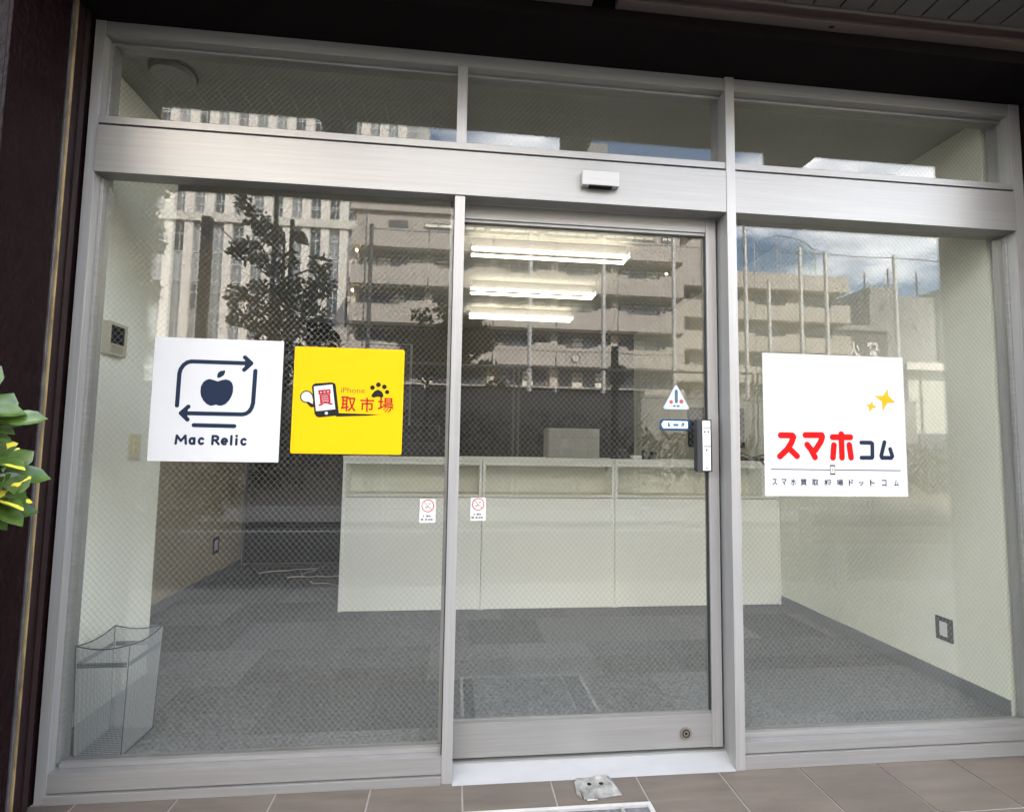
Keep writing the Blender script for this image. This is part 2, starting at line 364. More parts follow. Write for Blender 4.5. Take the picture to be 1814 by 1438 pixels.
# ================================================================== GROUND, STREET
tag(MB().prism([(-400, -500), (400, -500), (400, 300), (-400, 300)], 'z', -0.9, -0.16).build('ground', M_PAVE), kind='structure')
tag(B(-200, 200, -7.2, -2.75, -0.156, -0.13).build('road', M_ASPH), kind='structure')
pv = tag(B(-200, 200, -2.6, -0.972, -0.156, -0.004).build('pavement', M_PAVE), kind='structure')
tag(B(-200, 200, -2.75, -2.602, -0.156, -0.006).build('kerb', M_KERB, bevel=0.01), kind='structure')
B(-200, 200, -6.7, -6.58, -0.13, -0.126).build('road_marking', M_LINE)['kind'] = 'structure'
tag(B(-200, 200, -9.6, -7.2, -0.156, -0.05).build('far_pavement', M_PAVE), kind='structure')
tag(B(-60, 90, -44, -9.602, -0.156, -0.10).build('school_yard', mat('yard_earth', (0.16, 0.135, 0.105), 0.95, var=0.15, vscale=0.4)), kind='structure')

pf = tag(B(-3, 9, -0.97, 0.10, -0.15, -0.004).build('porch_floor', M_GROUT), kind='structure')
TX, TP, GR = 0.474, 0.3358, 0.0065
rows = [(-0.298, -0.004), (-0.634, -0.298), (-0.968, -0.634)]
for k in range(-4, 12):
    xa, xb = TX+TP*k+GR/2, TX+TP*(k+1)-GR/2
    for j, (ya, yb) in enumerate(rows):
        ya2, yb2 = ya+GR/2, yb-(GR/2 if j else 0)
        if xa > 1.47 and xb < 2.17:          # hatch stands here
            if j == 0: ya2 = -0.156
            elif j == 1: continue
            else: yb2 = -0.731
        h = random.uniform(-0.0006, 0.0006)
        B(xa, xb, ya2, yb2, -0.003, h).build('floor_tile', M_TILE, pf, bevel=0.0012)

# mat well with steel frame, let into the tiles
hx0, hx1, hy0, hy1 = 1.482, 2.152, -0.725, -0.162
t = thing('mat_well', 'steel framed mat well let into the porch tiles in front of the door', 'mat well', (1.8, -0.5, 0))
m = MB(); fw = 0.016
m.box(hx0, hx1, hy1-fw, hy1, -0.02, 0.005); m.box(hx0, hx1, hy0, hy0+fw, -0.02, 0.005)
m.box(hx0, hx0+fw, hy0+fw, hy1-fw, -0.02, 0.005); m.box(hx1-fw, hx1, hy0+fw, hy1-fw, -0.02, 0.005)
m.build('frame', mat('well_frame', (0.62, 0.60, 0.58), 0.45, 0.6, var=.1, vscale=9), t, bevel=0.001)
m = MB()
for x0, x1 in ((hx0+fw, 2.035), (2.047, hx1-fw)): m.box(x0, x1, hy0+fw, hy1-fw-0.003, -0.02, -0.002)
m.build('mat', mat('grey_mat', (0.12, 0.12, 0.118), 0.95, var=.3, vscale=60, bump=.8, bscale=120), t)
B(2.035, 2.047, hy0+fw, hy1-fw, -0.02, 0.003).build('divider', M_STEEL, t)

# bent latch plate on the floor by the threshold
t = thing('latch_plate', 'bent steel latch plate with two screw holes on the porch tiles by the threshold', 'latch plate', (1.98, -0.07, 0))
m = MB()
def sheet(mb, grid, th):
    top = grid; nx = len(top); ny = len(top[0])
    for i in range(nx-1):
        for j in range(ny-1):
            q = [top[i][j], top[i+1][j], top[i+1][j+1], top[i][j+1]]
            mb.face(q); mb.face([(x, y, z-th) for x, y, z in reversed(q)])
    for i in range(nx-1):
        for j in (0, ny-1):
            a, b = top[i][j], top[i+1][j]; mb.face([a, b, (b[0], b[1], b[2]-th), (a[0], a[1], a[2]-th)])
    for j in range(ny-1):
        for i in (0, nx-1):
            a, b = top[i][j], top[i][j+1]; mb.face([a, b, (b[0], b[1], b[2]-th), (a[0], a[1], a[2]-th)])
m.prism([(1.912, -0.010), (2.048, -0.008), (2.052, -0.060), (2.046, -0.118), (1.985, -0.128), (1.918, -0.130)], 'z', 0.0006, 0.0052)
m.build('plate', M_STEEL, t, bevel=.0012)
for hx in (1.957, 2.003):
    MB().prism([(hx+.0085*math.cos(a*math.pi/7), -0.050+.0085*math.sin(a*math.pi/7)) for a in range(14)], 'z', 0.0053, 0.0058).build('screw_hole', M_INK, t)
m = MB(); m.prism([(1.935, -0.083), (2.03, -0.078), (2.028, -0.084), (1.937, -0.089)], 'z', .0053, .0066); m.build('fold_ridge', M_STEEL, t)
m = MB(); m.bar((2.022, -.012, .006), (2.046, -.062, .0075), .0045, 8); m.build('curled_edge', M_STEEL, t)
m = MB(); m.prism([(1.898, -0.1), (1.912, -0.125), (1.9165, -0.02), (1.905, -0.03)], 'z', 0.0005, 0.005); m.build('side_tab', M_STEEL, t)
m = MB(); m.prism([(2.035, -0.115), (2.062, -0.12), (2.050, -0.04), (2.038, -0.045)], 'z', 0.0005, 0.006); m.build('bracket', M_STEEL, t, bevel=.001)
m = MB(); m.bar((1.928, -0.137, .0045), (1.965, -0.137, .0045), .004, 12); m.build('roller', M_STEEL, t, smooth=False)
m = MB(); m.box(1.985, 2.04, -0.022, -0.0135, 0.001, 0.014); m.build('clip', M_STEEL, t, bevel=.001)

# ================================================================== SHOP BUILDING
sb = thing('shop_building', 'dark maroon shop building around the aluminium shopfront with a boarded soffit', 'building', (2, 0, 0))
m = MB(); m.box(-14, 18, -0.505, 12, 3.062, 26); m.build('unseen_upper_storeys', mat('building_render', (0.16, 0.13, 0.12), 0.8, var=.08, vscale=.5), sb)  # unseen mass added to block the sun, height set by its street shadow
m = MB(); m.box(-14, 18, 5.5, 12, -0.16, 3.06); m.build('rear_block', M_GREYB, sb)
# left pier: return face stands at x = 0
m = MB(); m.box(-14, -0.012, -0.36, 0.12, -0.004, 3.0); m.build('wall_pier', M_MAROON, sb)
m = MB(); m.box(-0.0118, 0.0, -0.36, -0.121, 0.0, 2.953); m.build('wall_panel', M_MAROON, sb, bevel=.003)
m = MB(); m.box(-0.011, -0.002, -0.112, -0.101, 0.0, 2.953); m.build('guide_lip', M_GREYLIP, sb)
m = MB(); m.box(-0.0115, 0.0025, -0.0985, -0.0925, 0.0, 2.953); m.build('guide_edge', M_BRASS, sb)
m = MB(); m.box(-0.0115, -0.004, -0.092, -0.052, 0.0, 2.953); m.box(-0.0115, 0.001, -0.051, -0.026, 0, 2.953); m.build('guide_channel', M_MAROON_TRIM, sb, bevel=.0015)
m = MB(); m.box(4.022, 18, -0.335, 0.12, -0.004, 3.0); m.build('wall_pier', M_MAROON, sb)
m = MB(); m.box(-14, -0.001, 0.121, 0.129, 0.0, 3.0); m.box(-14, -0.61, 0.1295, 0.2995, 0.0, 3.0); m.box(-14, -0.8, 0.30, 5.5, -0.1, 3.0); m.box(4.151, 18, 0.121, 5.5, -.1, 3.0); m.build('party_wall', M_GREYB, sb)
# lintel soffit, shutter rails, boards
m = MB(); m.box(-0.011, 4.021, -0.238, 0.118, 2.8945, 3.06); m.build('lintel', M_SOFFIT_DARK, sb)
m = MB(); m.box(-14, 1.905, -0.285, -0.2395, 2.945, 3.06); m.box(1.998, 18, -0.285, -0.2395, 2.945, 3.06); m.build('shutter_rail', M_RAIL, sb, bevel=.002)
m = MB(); m.box(-14, 18, -0.284, -0.241, 2.972, 3.059); m.build('rail_core', M_SOFFIT_DARK, sb)
m = MB(); m.box(-14, 18, -0.325, -0.286, 2.958, 3.06); m.build('maroon_rail', mat('maroon_rail_paint', (0.03, 0.014, 0.014), .4, var=.2, vscale=10), sb, bevel=.002)
m = MB(); m.box(-14, 18, -0.337, -0.3262, 2.950, 3.06); m.build('rail_lip', M_RAIL, sb, bevel=.0015)
m = MB(); m.prism([(2.874 + .013*math.cos(a*math.pi/5), -.262+.006*math.sin(a*math.pi/5)) for a in range(10)], 'z', 2.9438, 2.946); m.build('rail_hole', M_INK, sb)
m = MB(); m.box(-14, 18, -0.5045, -0.338, 2.986, 3.06); m.build('soffit_backing', M_INK, sb)
me = B(-0.0525, 0.0525, -0.504, -0.3385, 2.957, 2.985).mesh('soffit_board', M_SLAT, (2, 0, 0), bevel=.0015)
for k in range(-30, 32): inst('soffit_board', me, sb, (2.849-2+0.113*k+0.0565+2, 0, 0))
m = MB(); m.box(-14, 18, -0.516, -0.5055, 2.950, 3.10); m.build('fascia', M_SOFFIT_DARK, sb, bevel=.002)
# sign arms that stand out from the wall just above the soffit edge
bm_ = MB().prism([(-0.078, 3.27), (0.078, 3.27), (0.052, 3.0), (-0.066, 3.0)], 'y', -0.92, -0.5165).mesh('sign_arm', M_SOFFIT_DARK, (2, 0, 0), bevel=.004)
for bx in (0.726, 2.106, 3.457): inst('sign_arm', bm_, sb, (bx, 0, 0))

# ================================================================== SHOPFRONT FRAME
sf = thing('shopfront_frame', 'silver aluminium shopfront frame with fixed wired panes beside and above the sliding door', 'shopfront', (2, 0, 0))
def frame_part(name, boxes, mt=M_ALU, bevel=.0016):
    m = MB()
    for b in boxes: m.box(*b)
    return m.build(name, mt, sf, bevel=bevel)
Z_HB, Z_HT = 2.283, 2.468
frame_part('jamb', [(0.0005, 0.037, 0.0, 0.112, 0.0, 2.8935)], M_ALU_V)
frame_part('jamb', [(3.958, 4.012, 0.0, 0.112, 0.0, 2.8935)], M_ALU_V)
frame_part('glazing_bead', [(0.0372, 0.050, 0.036, G-.0005, 0.118, 2.276)], M_ALU_DULL)
frame_part('glazing_bead', [(0.0372, 0.046, 0.040, G-.0005, 2.512, 2.828)], M_ALU_DULL)
frame_part('glazing_bead', [(3.948, 3.9578, 0.040, G-.0005, 0.118, 2.276)], M_ALU_DULL)
frame_part('head_rail', [(0.0372, 3.9578, 0.002, 0.112, 2.838, 2.8935)])
frame_part('glazing_bead', [(0.0372, 3.9578, 0.042, G-.0005, 2.826, 2.8375)], M_ALU_DULL)
frame_part('header', [(0.0372, 2.5625, -0.006, 0.066, Z_HB, Z_HT), (0.0372, 2.5625, 0.0665, 0.112, Z_HB+0.03, Z_HT)])
frame_part('header', [(2.604, 3.9578, -0.006, 0.112, Z_HB, Z_HT)])
frame_part('header_groove', [(0.0372, 2.5625, 0.004, 0.110, Z_HT+.0003, 2.4775)], M_RUBBER, 0)
frame_part('header_groove', [(2.604, 3.9578, 0.004, 0.110, Z_HT+.0003, 2.4775)], M_RUBBER, 0)
frame_part('transom_rail', [(0.0372, 2.5625, -0.002, 0.112, 2.478, 2.507)])
frame_part('transom_rail', [(2.604, 3.9578, -0.002, 0.112, 2.478, 2.507)])
frame_part('mullion', [(1.4024, 1.4433, 0.0, 0.070, 0.0, Z_HB-.0005)], M_ALU_V)
frame_part('transom_mullion', [(1.4024, 1.4433, 0.0, 0.112, 2.5075, 2.8375)], M_ALU_V)
frame_part('mullion', [(2.563, 2.6035, -0.008, 0.125, 0.0, 2.8935)], M_ALU_V)
frame_part('rubber_seal', [(1.3985, 1.4020, 0.012, 0.068, 0.10, Z_HB-.001)], M_RUBBER, 0)
frame_part('rubber_seal', [(2.5545, 2.5625, 0.086, 0.120, 0.05, Z_HB)], M_RUBBER, 0)
frame_part('sill', [(0.0372, 1.4020, 0.002, 0.112, 0.036, 0.1)])
frame_part('sill_base', [(0.0372, 1.4020, -0.006, 0.112, 0.0, 0.031)])
frame_part('glazing_bead', [(0.0505, 1.398, 0.034, G-.0005, 0.1003, 0.116)], M_ALU)
frame_part('sill', [(2.604, 3.9578, 0.002, 0.112, 0.0575, 0.1)])
frame_part('sill_base', [(2.604, 3.9578, -0.006, 0.112, 0.0, 0.053)])
frame_part('glazing_bead', [(2.604, 3.9475, 0.034, G-.0005, 0.1003, 0.119)], M_ALU)
m = MB(); m.prism([(-0.012, 0.0005), (0.065, 0.032), (0.065, 0.036), (0.125, 0.036), (0.125, 0.0005)], 'x', 1.4438, 2.5625); m.build('threshold', M_THRESH, sf, bevel=.0008)
frame_part('threshold_track', [(1.4438, 2.5545, 0.068, 0.122, 0.0363, 0.0405)], M_ALU_DULL)

def wired_pane(parent, x0, x1, z0, z1, g, phase=0.0):
    p = B(x0, x1, g, g+0.0068, z0, z1).build('glass_pane', M_GLASS, parent)
    m = MB(); yc = g+0.0034; PX, PZ, r = 0.0232, 0.0262, 0.00037
    sl = PZ/PX
    def clip(c, s):   # line z = s*sl*x + c
        pts = []
        for X in (x0, x1):
            Z = s*sl*X+c
            if z0 <= Z <= z1: pts.append((X, Z))
        for Z in (z0, z1):
            X = (Z-c)/(s*sl)
            if x0 < X < x1: pts.append((X, Z))
        return (pts[0], pts[1]) if len(pts) >= 2 else None
    for s in (1, -1):
        cs = [Z-s*sl*X for X in (x0, x1) for Z in (z0, z1)]
        k0, k1 = int(min(cs)//PZ), int(max(cs)//PZ)+1
        for k in range(k0, k1+1):
            q = clip((k+phase)*PZ, s)
            if q: m.bar((q[0][0], yc+s*.0006, q[0][1]), (q[1][0], yc+s*.0006, q[1][1]), r, 4)
    o = m.build('wire_mesh', M_WIRE, p, recalc=False); o['kind'] = 'stuff'
    return p
wired_pane(sf, 0.0375, 1.4018, 0.1002, Z_HB-.001, G)
wired_pane(sf, 2.6042, 3.9575, 0.1002, Z_HB-.001, G, .3)
wired_pane(sf, 0.0375, 1.4022, 2.5073, 2.8378, G, .1)
wired_pane(sf, 1.4435, 2.5628, 2.5073, 2.8378, G, .6)
wired_pane(sf, 2.6037, 3.9575, 2.5073, 2.8378, G, .8)

# ------------------------------------------------------------------ sliding door
dr = thing('sliding_door', 'aluminium framed sliding door with one wired pane, partly slid behind the mullion', 'door', (2, 0.09, 0.04))
def dpart(name, boxes, mt=M_ALU_V, bevel=.0016):
    m = MB()
    for b in boxes: m.box(*b)
    return m.build(name, mt, dr, bevel=bevel)
dpart('stile', [(2.508, 2.5535, 0.076, 0.116, 0.047, 2.330)])
dpart('stile', [(1.385, 1.4425, 0.076, 0.116, 0.047, 2.330)])
dpart('top_rail', [(1.4427, 2.5078, 0.078, 0.114, 2.222, 2.285)], M_ALU)
dpart('bottom_rail', [(1.4427, 2.5078, 0.078, 0.114, 0.047, 0.176)], M_ALU)
dpart('glazing_bead', [(1.4427, 2.5078, 0.083, DG-.0003, 0.1762, 0.188)], M_ALU_DULL, .001)
dpart('glazing_bead', [(1.4427, 2.5078, 0.085, DG-.0003, 2.210, 2.2218)], M_ALU_DULL, .001)
dpart('rubber_seal', [(2.5025, 2.5078, 0.084, DG-.0003, 0.1885, 2.2095)], M_RUBBER, 0)
dpart('rubber_seal', [(1.4427, 2.5078, 0.087, DG-.0003, 2.2035, 2.2098)], M_RUBBER, 0)
wired_pane(dr, 1.4428, 2.5079, 0.1765, 2.2215, DG, .45)
m = MB(); m.disc(2.394, 0.106, 0.0245, 0.0735, 0.0778, 28); m.build('key_cylinder', mat('dull_bronze', (0.24, 0.21, 0.18), .4, .7), dr, bevel=.001)
m = MB(); m.ring(2.394, 0.106, 0.016, 0.012, 0.0722, 0.0735, 24); m.disc(2.394, 0.106, .0055, .0722, .0735, 12); m.build('key_slot', M_INK, dr)
# electronic lock on the stile
lk = MB(); lk.prism([(2.4405, 1.392), (2.5045, 1.392), (2.5065, 1.172), (2.447, 1.170), (2.4405, 1.178)], 'y', 0.040, 0.0755); lk = lk.build('lock_body', M_BLACKM, dr, bevel=.003)
m = MB(); m.box(2.4635, 2.4975, 0.0372, 0.0398, 1.178, 1.386); m.build('face_plate', M_WHITEP, lk, bevel=.0015)
m = MB(); m.box(2.4655, 2.4955, 0.0364, 0.0371, 1.352, 1.360); m.box(2.4655, 2.4955, 0.0364, 0.0371, 1.274, 1.285); m.build('grey_band', mat('grey_band', (.33, .32, .31), .5), lk)
m = MB(); m.disc(2.472, 1.340, .0042, .0364, .0371, 12); m.disc(2.488, 1.340, .0042, .0364, .0371, 12); m.disc(2.480, 1.264, .0042, .0364, .0371, 12)
m.prism([(2.4785, 1.264), (2.4815, 1.264), (2.4808, 1.253), (2.4792, 1.253)], 'y', .0362, .0369); m.box(2.474, 2.486, .0364, .0371, 1.184, 1.189); m.build('lock_marks', M_INK, lk)
m = MB(); m.box(2.475, 2.485, .0366, .0371, 1.196, 1.246); m.build('slot', mat('slot_grey', (.55, .54, .53), .5), lk)

# ------------------------------------------------------------------ door sensor on the header
t = thing('door_sensor', 'small silver box shaped motion sensor on the wide header above the door', 'sensor', (2.0, -.02, 2.37))
m = MB(); m.box(1.922, 2.080, -0.036, -0.0063, 2.347, 2.409); m.build('housing', M_SENSOR, t, bevel=.006)
m = MB(); m.box(1.952, 2.050, -0.0375, -0.012, 2.3425, 2.3478); m.build('lens', M_INK, t, bevel=.001)
m = MB(); m.box(1.924, 2.078, -0.0364, -0.0358, 2.374, 2.3752); m.build('seam', mat('seam_grey', (.4, .4, .4), .5), t)

# ================================================================== STICKERS
def stroke_set(paths, wd, X, Z, y0, y1):
    m = MB(); k = 0
    for pts in paths:
        for a, b in zip(pts, pts[1:]):
            m.prism(capsule((X(a[0]), Z(a[1])), (X(b[0]), Z(b[1])), wd), 'y', y0-k*1.5e-5, y1); k += 1
    return m
def sticker(name, label, x0, x1, z0, z1, y, mt, round_=0.002, skew=0.0):
    t = thing(name, label, 'sticker', ((x0+x1)/2, y, (z0+z1)/2))
    pts = []
    for cx, cz, a0 in ((x1-round_, z1-round_, 0), (x0+round_, z1-round_, 90), (x0+round_, z0+round_, 180), (x1-round_, z0+round_, 270)):
        for i in range(4):
            a = R(a0+30*i); pts.append((cx+round_*math.cos(a), cz+round_*math.sin(a)))
    MB().prism(pts, 'y', y-0.0007, y-0.0002).build('backing', mt, t)
    W, H = x1-x0, z1-z0
    return t, (lambda u: x0+u*W), (lambda v: z0+v*H), W, H

# navy emblem on white
t, X, Z, W, H = sticker('square_sticker', 'white square sticker with a navy apple between two looping arrows', 0.264, 0.7435, 1.190, 1.667, G, M_STK_W)
ya, yb = G-0.0011, G-0.0008
wd = 0.033*W
up = [(0.198, 0.447), (0.201, 0.706), (0.208, 0.741), (0.228, 0.776), (0.255, 0.799), (0.287, 0.808), (0.732, 0.806)]
dn = [(0.785, 0.746), (0.78, 0.482), (0.772, 0.444), (0.755, 0.412), (0.73, 0.393), (0.702, 0.386), (0.247, 0.386)]
m = stroke_set([up, [(0.698, 0.855), (0.750, 0.807), (0.697, 0.752)]], wd, X, Z, ya, yb); m.prism([(X(.70), Z(.85)), (X(.752), Z(.807)), (X(.70), Z(.757))], 'y', ya-.0003, yb); m.build('arrow', M_NAVY, t)
m = stroke_set([dn, [(0.285, 0.44), (0.231, 0.386), (0.284, 0.335)]], wd, X, Z, ya, yb); m.prism([(X(.282), Z(.434)), (X(.23), Z(.386)), (X(.282), Z(.34))], 'y', ya-.0003, yb); m.build('arrow', M_NAVY, t)
stroke_set([[(0.334, 0.291), (0.644, 0.289)]], wd, X, Z, ya, yb).build('underline', M_NAVY, t)
apple = [(0.497, 0.651), (0.469, 0.66), (0.436, 0.669), (0.411, 0.662), (0.387, 0.642), (0.371, 0.607), (0.369, 0.565), (0.376, 0.527), (0.395, 0.492), (0.422, 0.465), (0.451, 0.45), (0.473, 0.454), (0.494, 0.46), (0.516, 0.453), (0.538, 0.453), (0.566, 0.466), (0.59, 0.493), (0.608, 0.525), (0.619, 0.567), (0.619, 0.61), (0.607, 0.645), (0.585, 0.663), (0.559, 0.669), (0.534, 0.664)]
leaf = [(0.493, 0.68), (0.49, 0.699), (0.498, 0.723), (0.516, 0.737), (0.548, 0.743), (0.551, 0.728), (0.543, 0.705), (0.526, 0.689), (0.508, 0.68)]
m = MB(); m.prism([(X(u), Z(v)) for u, v in apple], 'y', ya, yb); m.prism([(X(u), Z(v)) for u, v in leaf], 'y', ya, yb); m.build('apple_mark', M_NAVY, t)
def arc(cx, cz, rx, rz, a0, a1, n=10): return [(cx+rx*math.cos(R(a0+(a1-a0)*i/n)), cz+rz*math.sin(R(a0+(a1-a0)*i/n))) for i in range(n+1)]
b0, xh, cp = .141, .186, .2055      # baseline, x-height, cap height
def ltr_a(x): return [arc(x+.017, (b0+xh)/2, .017, .0225, 0, 360, 14), [(x+.0345, xh), (x+.0345, b0)]]
def ltr_c(x): return [arc(x+.018, (b0+xh)/2, .018, .0225, 48, 312, 12)]
def ltr_e(x): return [arc(x+.019, (b0+xh)/2, .019, .0225, 0, 302, 13), [(x+.002, (b0+xh)/2), (x+.037, (b0+xh)/2)]]
glyphs = [[[(.206, b0), (.212, cp), (.244, .163), (.276, cp), (.283, b0)]], ltr_a(.311), ltr_c(.381),
          [[(.484, b0), (.484, cp), (.507, cp)], arc(.507, .189, .018, .0165, 90, -90, 8), [(.507, .1725), (.484, .1725)], [(.506, .172), (.532, b0)]],
          ltr_e(.556), [[(.627, cp+.002), (.627, b0)]], [[(.667, xh), (.667, b0)]], ltr_c(.706)]
for g in glyphs: stroke_set(g, .0093, X, Z, ya, yb).build('lettering', M_NAVY, t)
MB().disc(X(.667), Z(cp+.004), .0052, ya, yb, 14).build('lettering', M_NAVY, t)

# yellow
t, X, Z, W, H = sticker('yellow_sticker', 'bright yellow sticker with a phone, a paw print and red characters', 0.786, 1.214, 1.226, 1.6485, G, M_YEL, .008)
ph = [(0.166, 0.622), (0.176, 0.646), (0.198, 0.656), (0.346, 0.67), (0.372, 0.659), (0.382, 0.632), (0.417, 0.383), (0.414, 0.359), (0.244, 0.337), (0.218, 0.344), (0.2, 0.37)]
m = MB(); m.prism([(X(u), Z(v)) for u, v in ph], 'y', ya, yb)
m.prism([(X(u), Z(v)) for u, v in [(0.40, 0.382), (0.676, 0.378), (0.80, 0.377), (0.677, 0.362), (0.392, 0.3475)]], 'y', ya-.00006, yb); m.build('phone_mark', M_INK, t)
m = MB(); m.prism([(X(u), Z(v)) for u, v in [(0.182, 0.626), (0.35, 0.65), (0.385, 0.417), (0.212, 0.394)]], 'y', ya-.0003, ya-.0001); m.disc(X(.306), Z(.378), .0062, ya-.0003, ya-.0001, 14); m.build('screen_mark', M_STK_W2, t)
m = MB(); m.disc(X(.122), Z(.528), .058*W, ya, yb, 24); m.prism(capsule((X(.13), Z(.50)), (X(.175), Z(.455)), .022), 'y', ya-.00004, yb); m.build('bubble_outline', M_INK, t)
m = MB(); m.disc(X(.122), Z(.528), .047*W, ya-.0003, ya-.0001, 24); m.prism([(X(.125), Z(.492)), (X(.172), Z(.545)), (X(.183), Z(.46))], 'y', ya-.00034, ya-.0001); m.build('bubble', M_STK_W2, t)
text_mb('買', X(.222), X(.355), Z(.448), Z(.598), ya-.0006, ya, bold=.02, rot=R(7)).build('lettering', M_CRIM, t, recalc=False)
for ch, u0, u1, v0, v1 in (('取', .432, .570, .398, .540), ('市', .607, .735, .398, .535), ('場', .768, .912, .392, .538)):
    text_mb(ch, X(u0), X(u1), Z(v0), Z(v1), ya, yb, bold=.016).build('lettering', M_CRIM, t, recalc=False)
text_mb('iPhone', X(.428), X(.646), Z(.574), Z(.624), ya, yb).build('lettering', M_OLIVE, t, recalc=False)
m = MB(); m.prism([(X(u), Z(v)) for u, v in [(0.705, .545), (0.712, 0.566), (0.733, 0.596), (0.764, 0.612), (0.796, 0.598), (0.814, 0.572), (.818, .548), (.80, .536), (0.765, 0.545), (.728, .535)]], 'y', ya-.0001, yb)
for u, v, r in ((.714, .63, .0092), (.767, .658, .0095), (.823, .640, .0092), (.85, .591, .0085)): m.disc(X(u), Z(v), r, ya-.0001, yb, 16)
m.build('paw_mark', M_INK, t)

# big white one on the right pane
t, X, Z, W, H = sticker('large_sticker', 'large white sticker with gold sparkles and red katakana on the pane right of the door', 2.748, 3.416, 1.072, 1.690, G, M_STK_W2)
red = [[[(0.116, 0.421), (0.196, 0.421), (0.203, 0.41), (0.187, 0.368), (0.156, 0.321), (0.107, 0.274)], [(0.172, 0.329), (0.225, 0.277)]],
       [[(0.286, 0.425), (0.4, 0.427), (0.404, 0.414), (0.392, 0.38), (0.353, 0.321)], [(0.297, 0.358), (0.323, 0.324), (0.349, 0.271)]],
       [[(0.476, 0.414), (0.602, 0.416)], [(0.538, 0.436), (0.538, 0.271)], [(0.484, 0.358), (0.474, 0.27)], [(0.592, 0.361), (0.602, 0.273)]]]
for g in red: stroke_set(g, .040*W, X, Z, ya, yb).build('lettering', M_RED, t)
for g in ([[(0.678, 0.379), (0.747, 0.379), (0.756, 0.372), (0.754, 0.279), (0.749, 0.273), (0.676, 0.272)]], [[(0.844, 0.385), (0.817, 0.288), (0.822, 0.274), (0.888, 0.274), (0.897, 0.286), (0.883, 0.336)]]):
    stroke_set(g, .027*W, X, Z, ya, yb).build('lettering', M_NAVY, t)
stroke_set([[(0.045, 0.184), (0.448, 0.184)], [(0.491, 0.184), (0.95, 0.184)]], .0034, X, Z, ya, yb).build('rule', M_NAVY, t)
m = MB(); m.box(X(.451), X(.487), ya, yb, Z(.150), Z(.219)); m.build('phone_mark', M_NAVY, t)
m = MB(); m.box(X(.4545), X(.4835), ya-.0002, ya-.00005, Z(.160), Z(.209)); m.build('screen_mark', M_STK_W2, t)
m = MB(); m.prism([(X(.469), Z(.198)), (X(.473), Z(.188)), (X(.478), Z(.184)), (X(.473), Z(.18)), (X(.469), Z(.17)), (X(.465), Z(.18)), (X(.46), Z(.184)), (X(.465), Z(.188))], 'y', ya-.0004, ya-.00025); m.build('sparkle', M_GOLD, t)
u0, u1 = .051, .943
for ch, c in zip('スマホ買取相場ドットコム', [.018, .09, .161, .241, .331, .426, .523, .611, .691, .78, .874, .972]):
    u = u0+(u1-u0)*c; hw = .0165 if ch in 'スマホドットコム' else .023
    vv = (.074, .118) if ch != 'ッ' else (.074, .106)
    text_mb(ch, X(u-hw), X(u+hw), Z(vv[0]), Z(vv[1]), ya, yb, bold=.022).build('lettering', M_NAVY, t, recalc=False)
s1 = [(0.882, 0.766), (0.884, 0.72), (0.934, 0.67), (0.876, 0.667), (0.84, 0.609), (0.837, 0.675), (0.784, 0.716), (0.846, 0.716)]
s2 = [(0.768, 0.679), (0.771, 0.650), (0.798, 0.632), (0.767, 0.625), (0.744, 0.601), (0.742, 0.634), (0.719, 0.651), (0.75, 0.653)]
for s in (s1, s2): MB().prism([(X(u), Z(v)) for u, v in s], 'y', ya, yb).build('sparkle', M_GOLD, t)

# no-smoking notices
def no_smoking(x, y, z, label):
    t = thing('no_smoking_sticker', label, 'sticker', (x, y, z), 'no smoking stickers on the glass')
    MB().box(x-.031, x+.031, y-.0006, y-.0002, z-.046, z+.047).build('backing', mat('worn_white_film', (.62, .62, .60), .5, var=.08, vscale=40), t, bevel=0)
    a, b = y-.0011, y-.0007; cz = z+.020
    m = MB(); m.ring(x, cz, .0255, .0212, a, b, 28)
    m.prism([(x-.0165, cz+.0145), (x-.0145, cz+.0165), (x+.0165, cz-.0145), (x+.0145, cz-.0165)], 'y', a-.00005, b); m.build('ban_ring', M_REDSOFT, t)
    m = MB(); m.prism(capsule((x-.011, cz-.007), (x+.002, cz-.003), .004), 'y', a+.0001, b); m.prism(capsule((x+.004, cz+.006), (x+.010, cz+.010), .004), 'y', a+.0001, b); m.build('cigarette_mark', M_GREYINK, t)
    m = MB()
    for u0_, u1_ in ((-.018, -.013), (-.006, .004), (.006, .012)): m.box(x+u0_, x+u1_, a, b, z-.024, z-.016)
    for u0_, u1_ in ((-.026, -.016), (-.010, -.001), (.003, .010), (.012, .020)): m.box(x+u0_, x+u1_, a, b, z-.037, z-.030)
    m.build('lettering', M_GREYINK, t)['kind'] = 'stuff'
no_smoking(1.3235, G, 1.005, 'round red no smoking sticker on the left fixed pane beside the mullion')
no_smoking(1.5255, DG, 1.008, 'round red no smoking sticker on the left edge of the door glass')

# triangle and pill warning stickers on the door glass
t = thing('triangle_sticker', 'small white triangular door warning sticker on the door glass above the pill shaped one', 'sticker', (2.373, DG, 1.48))
def rtri(cx, zt, zb, hw): return [(cx-.006, zt-.004), (cx, zt), (cx+.006, zt-.004), (cx+hw-.002, zb+.007), (cx+hw-.006, zb), (cx-hw+.006, zb), (cx-hw+.002, zb+.007)]
a, b = DG-.0011, DG-.0007
MB().prism(rtri(2.373, 1.542, 1.4365, .060), 'y', DG-.0006, DG-.0001).build('backing', M_PALEB, t)
MB().prism(rtri(2.373, 1.536, 1.440, .054), 'y', a, b).build('face', M_STK_W2, t)
m = MB(); m.prism(capsule((2.373, 1.515), (2.373, 1.470), .014), 'y', a-.0003, a-.00005); m.prism(capsule((2.362, 1.451), (2.366, 1.451), .008), 'y', a-.0003, a-.00005); m.prism(capsule((2.378, 1.451), (2.384, 1.451), .008), 'y', a-.0003, a-.00005); m.build('exclamation_mark', M_TEAL, t)
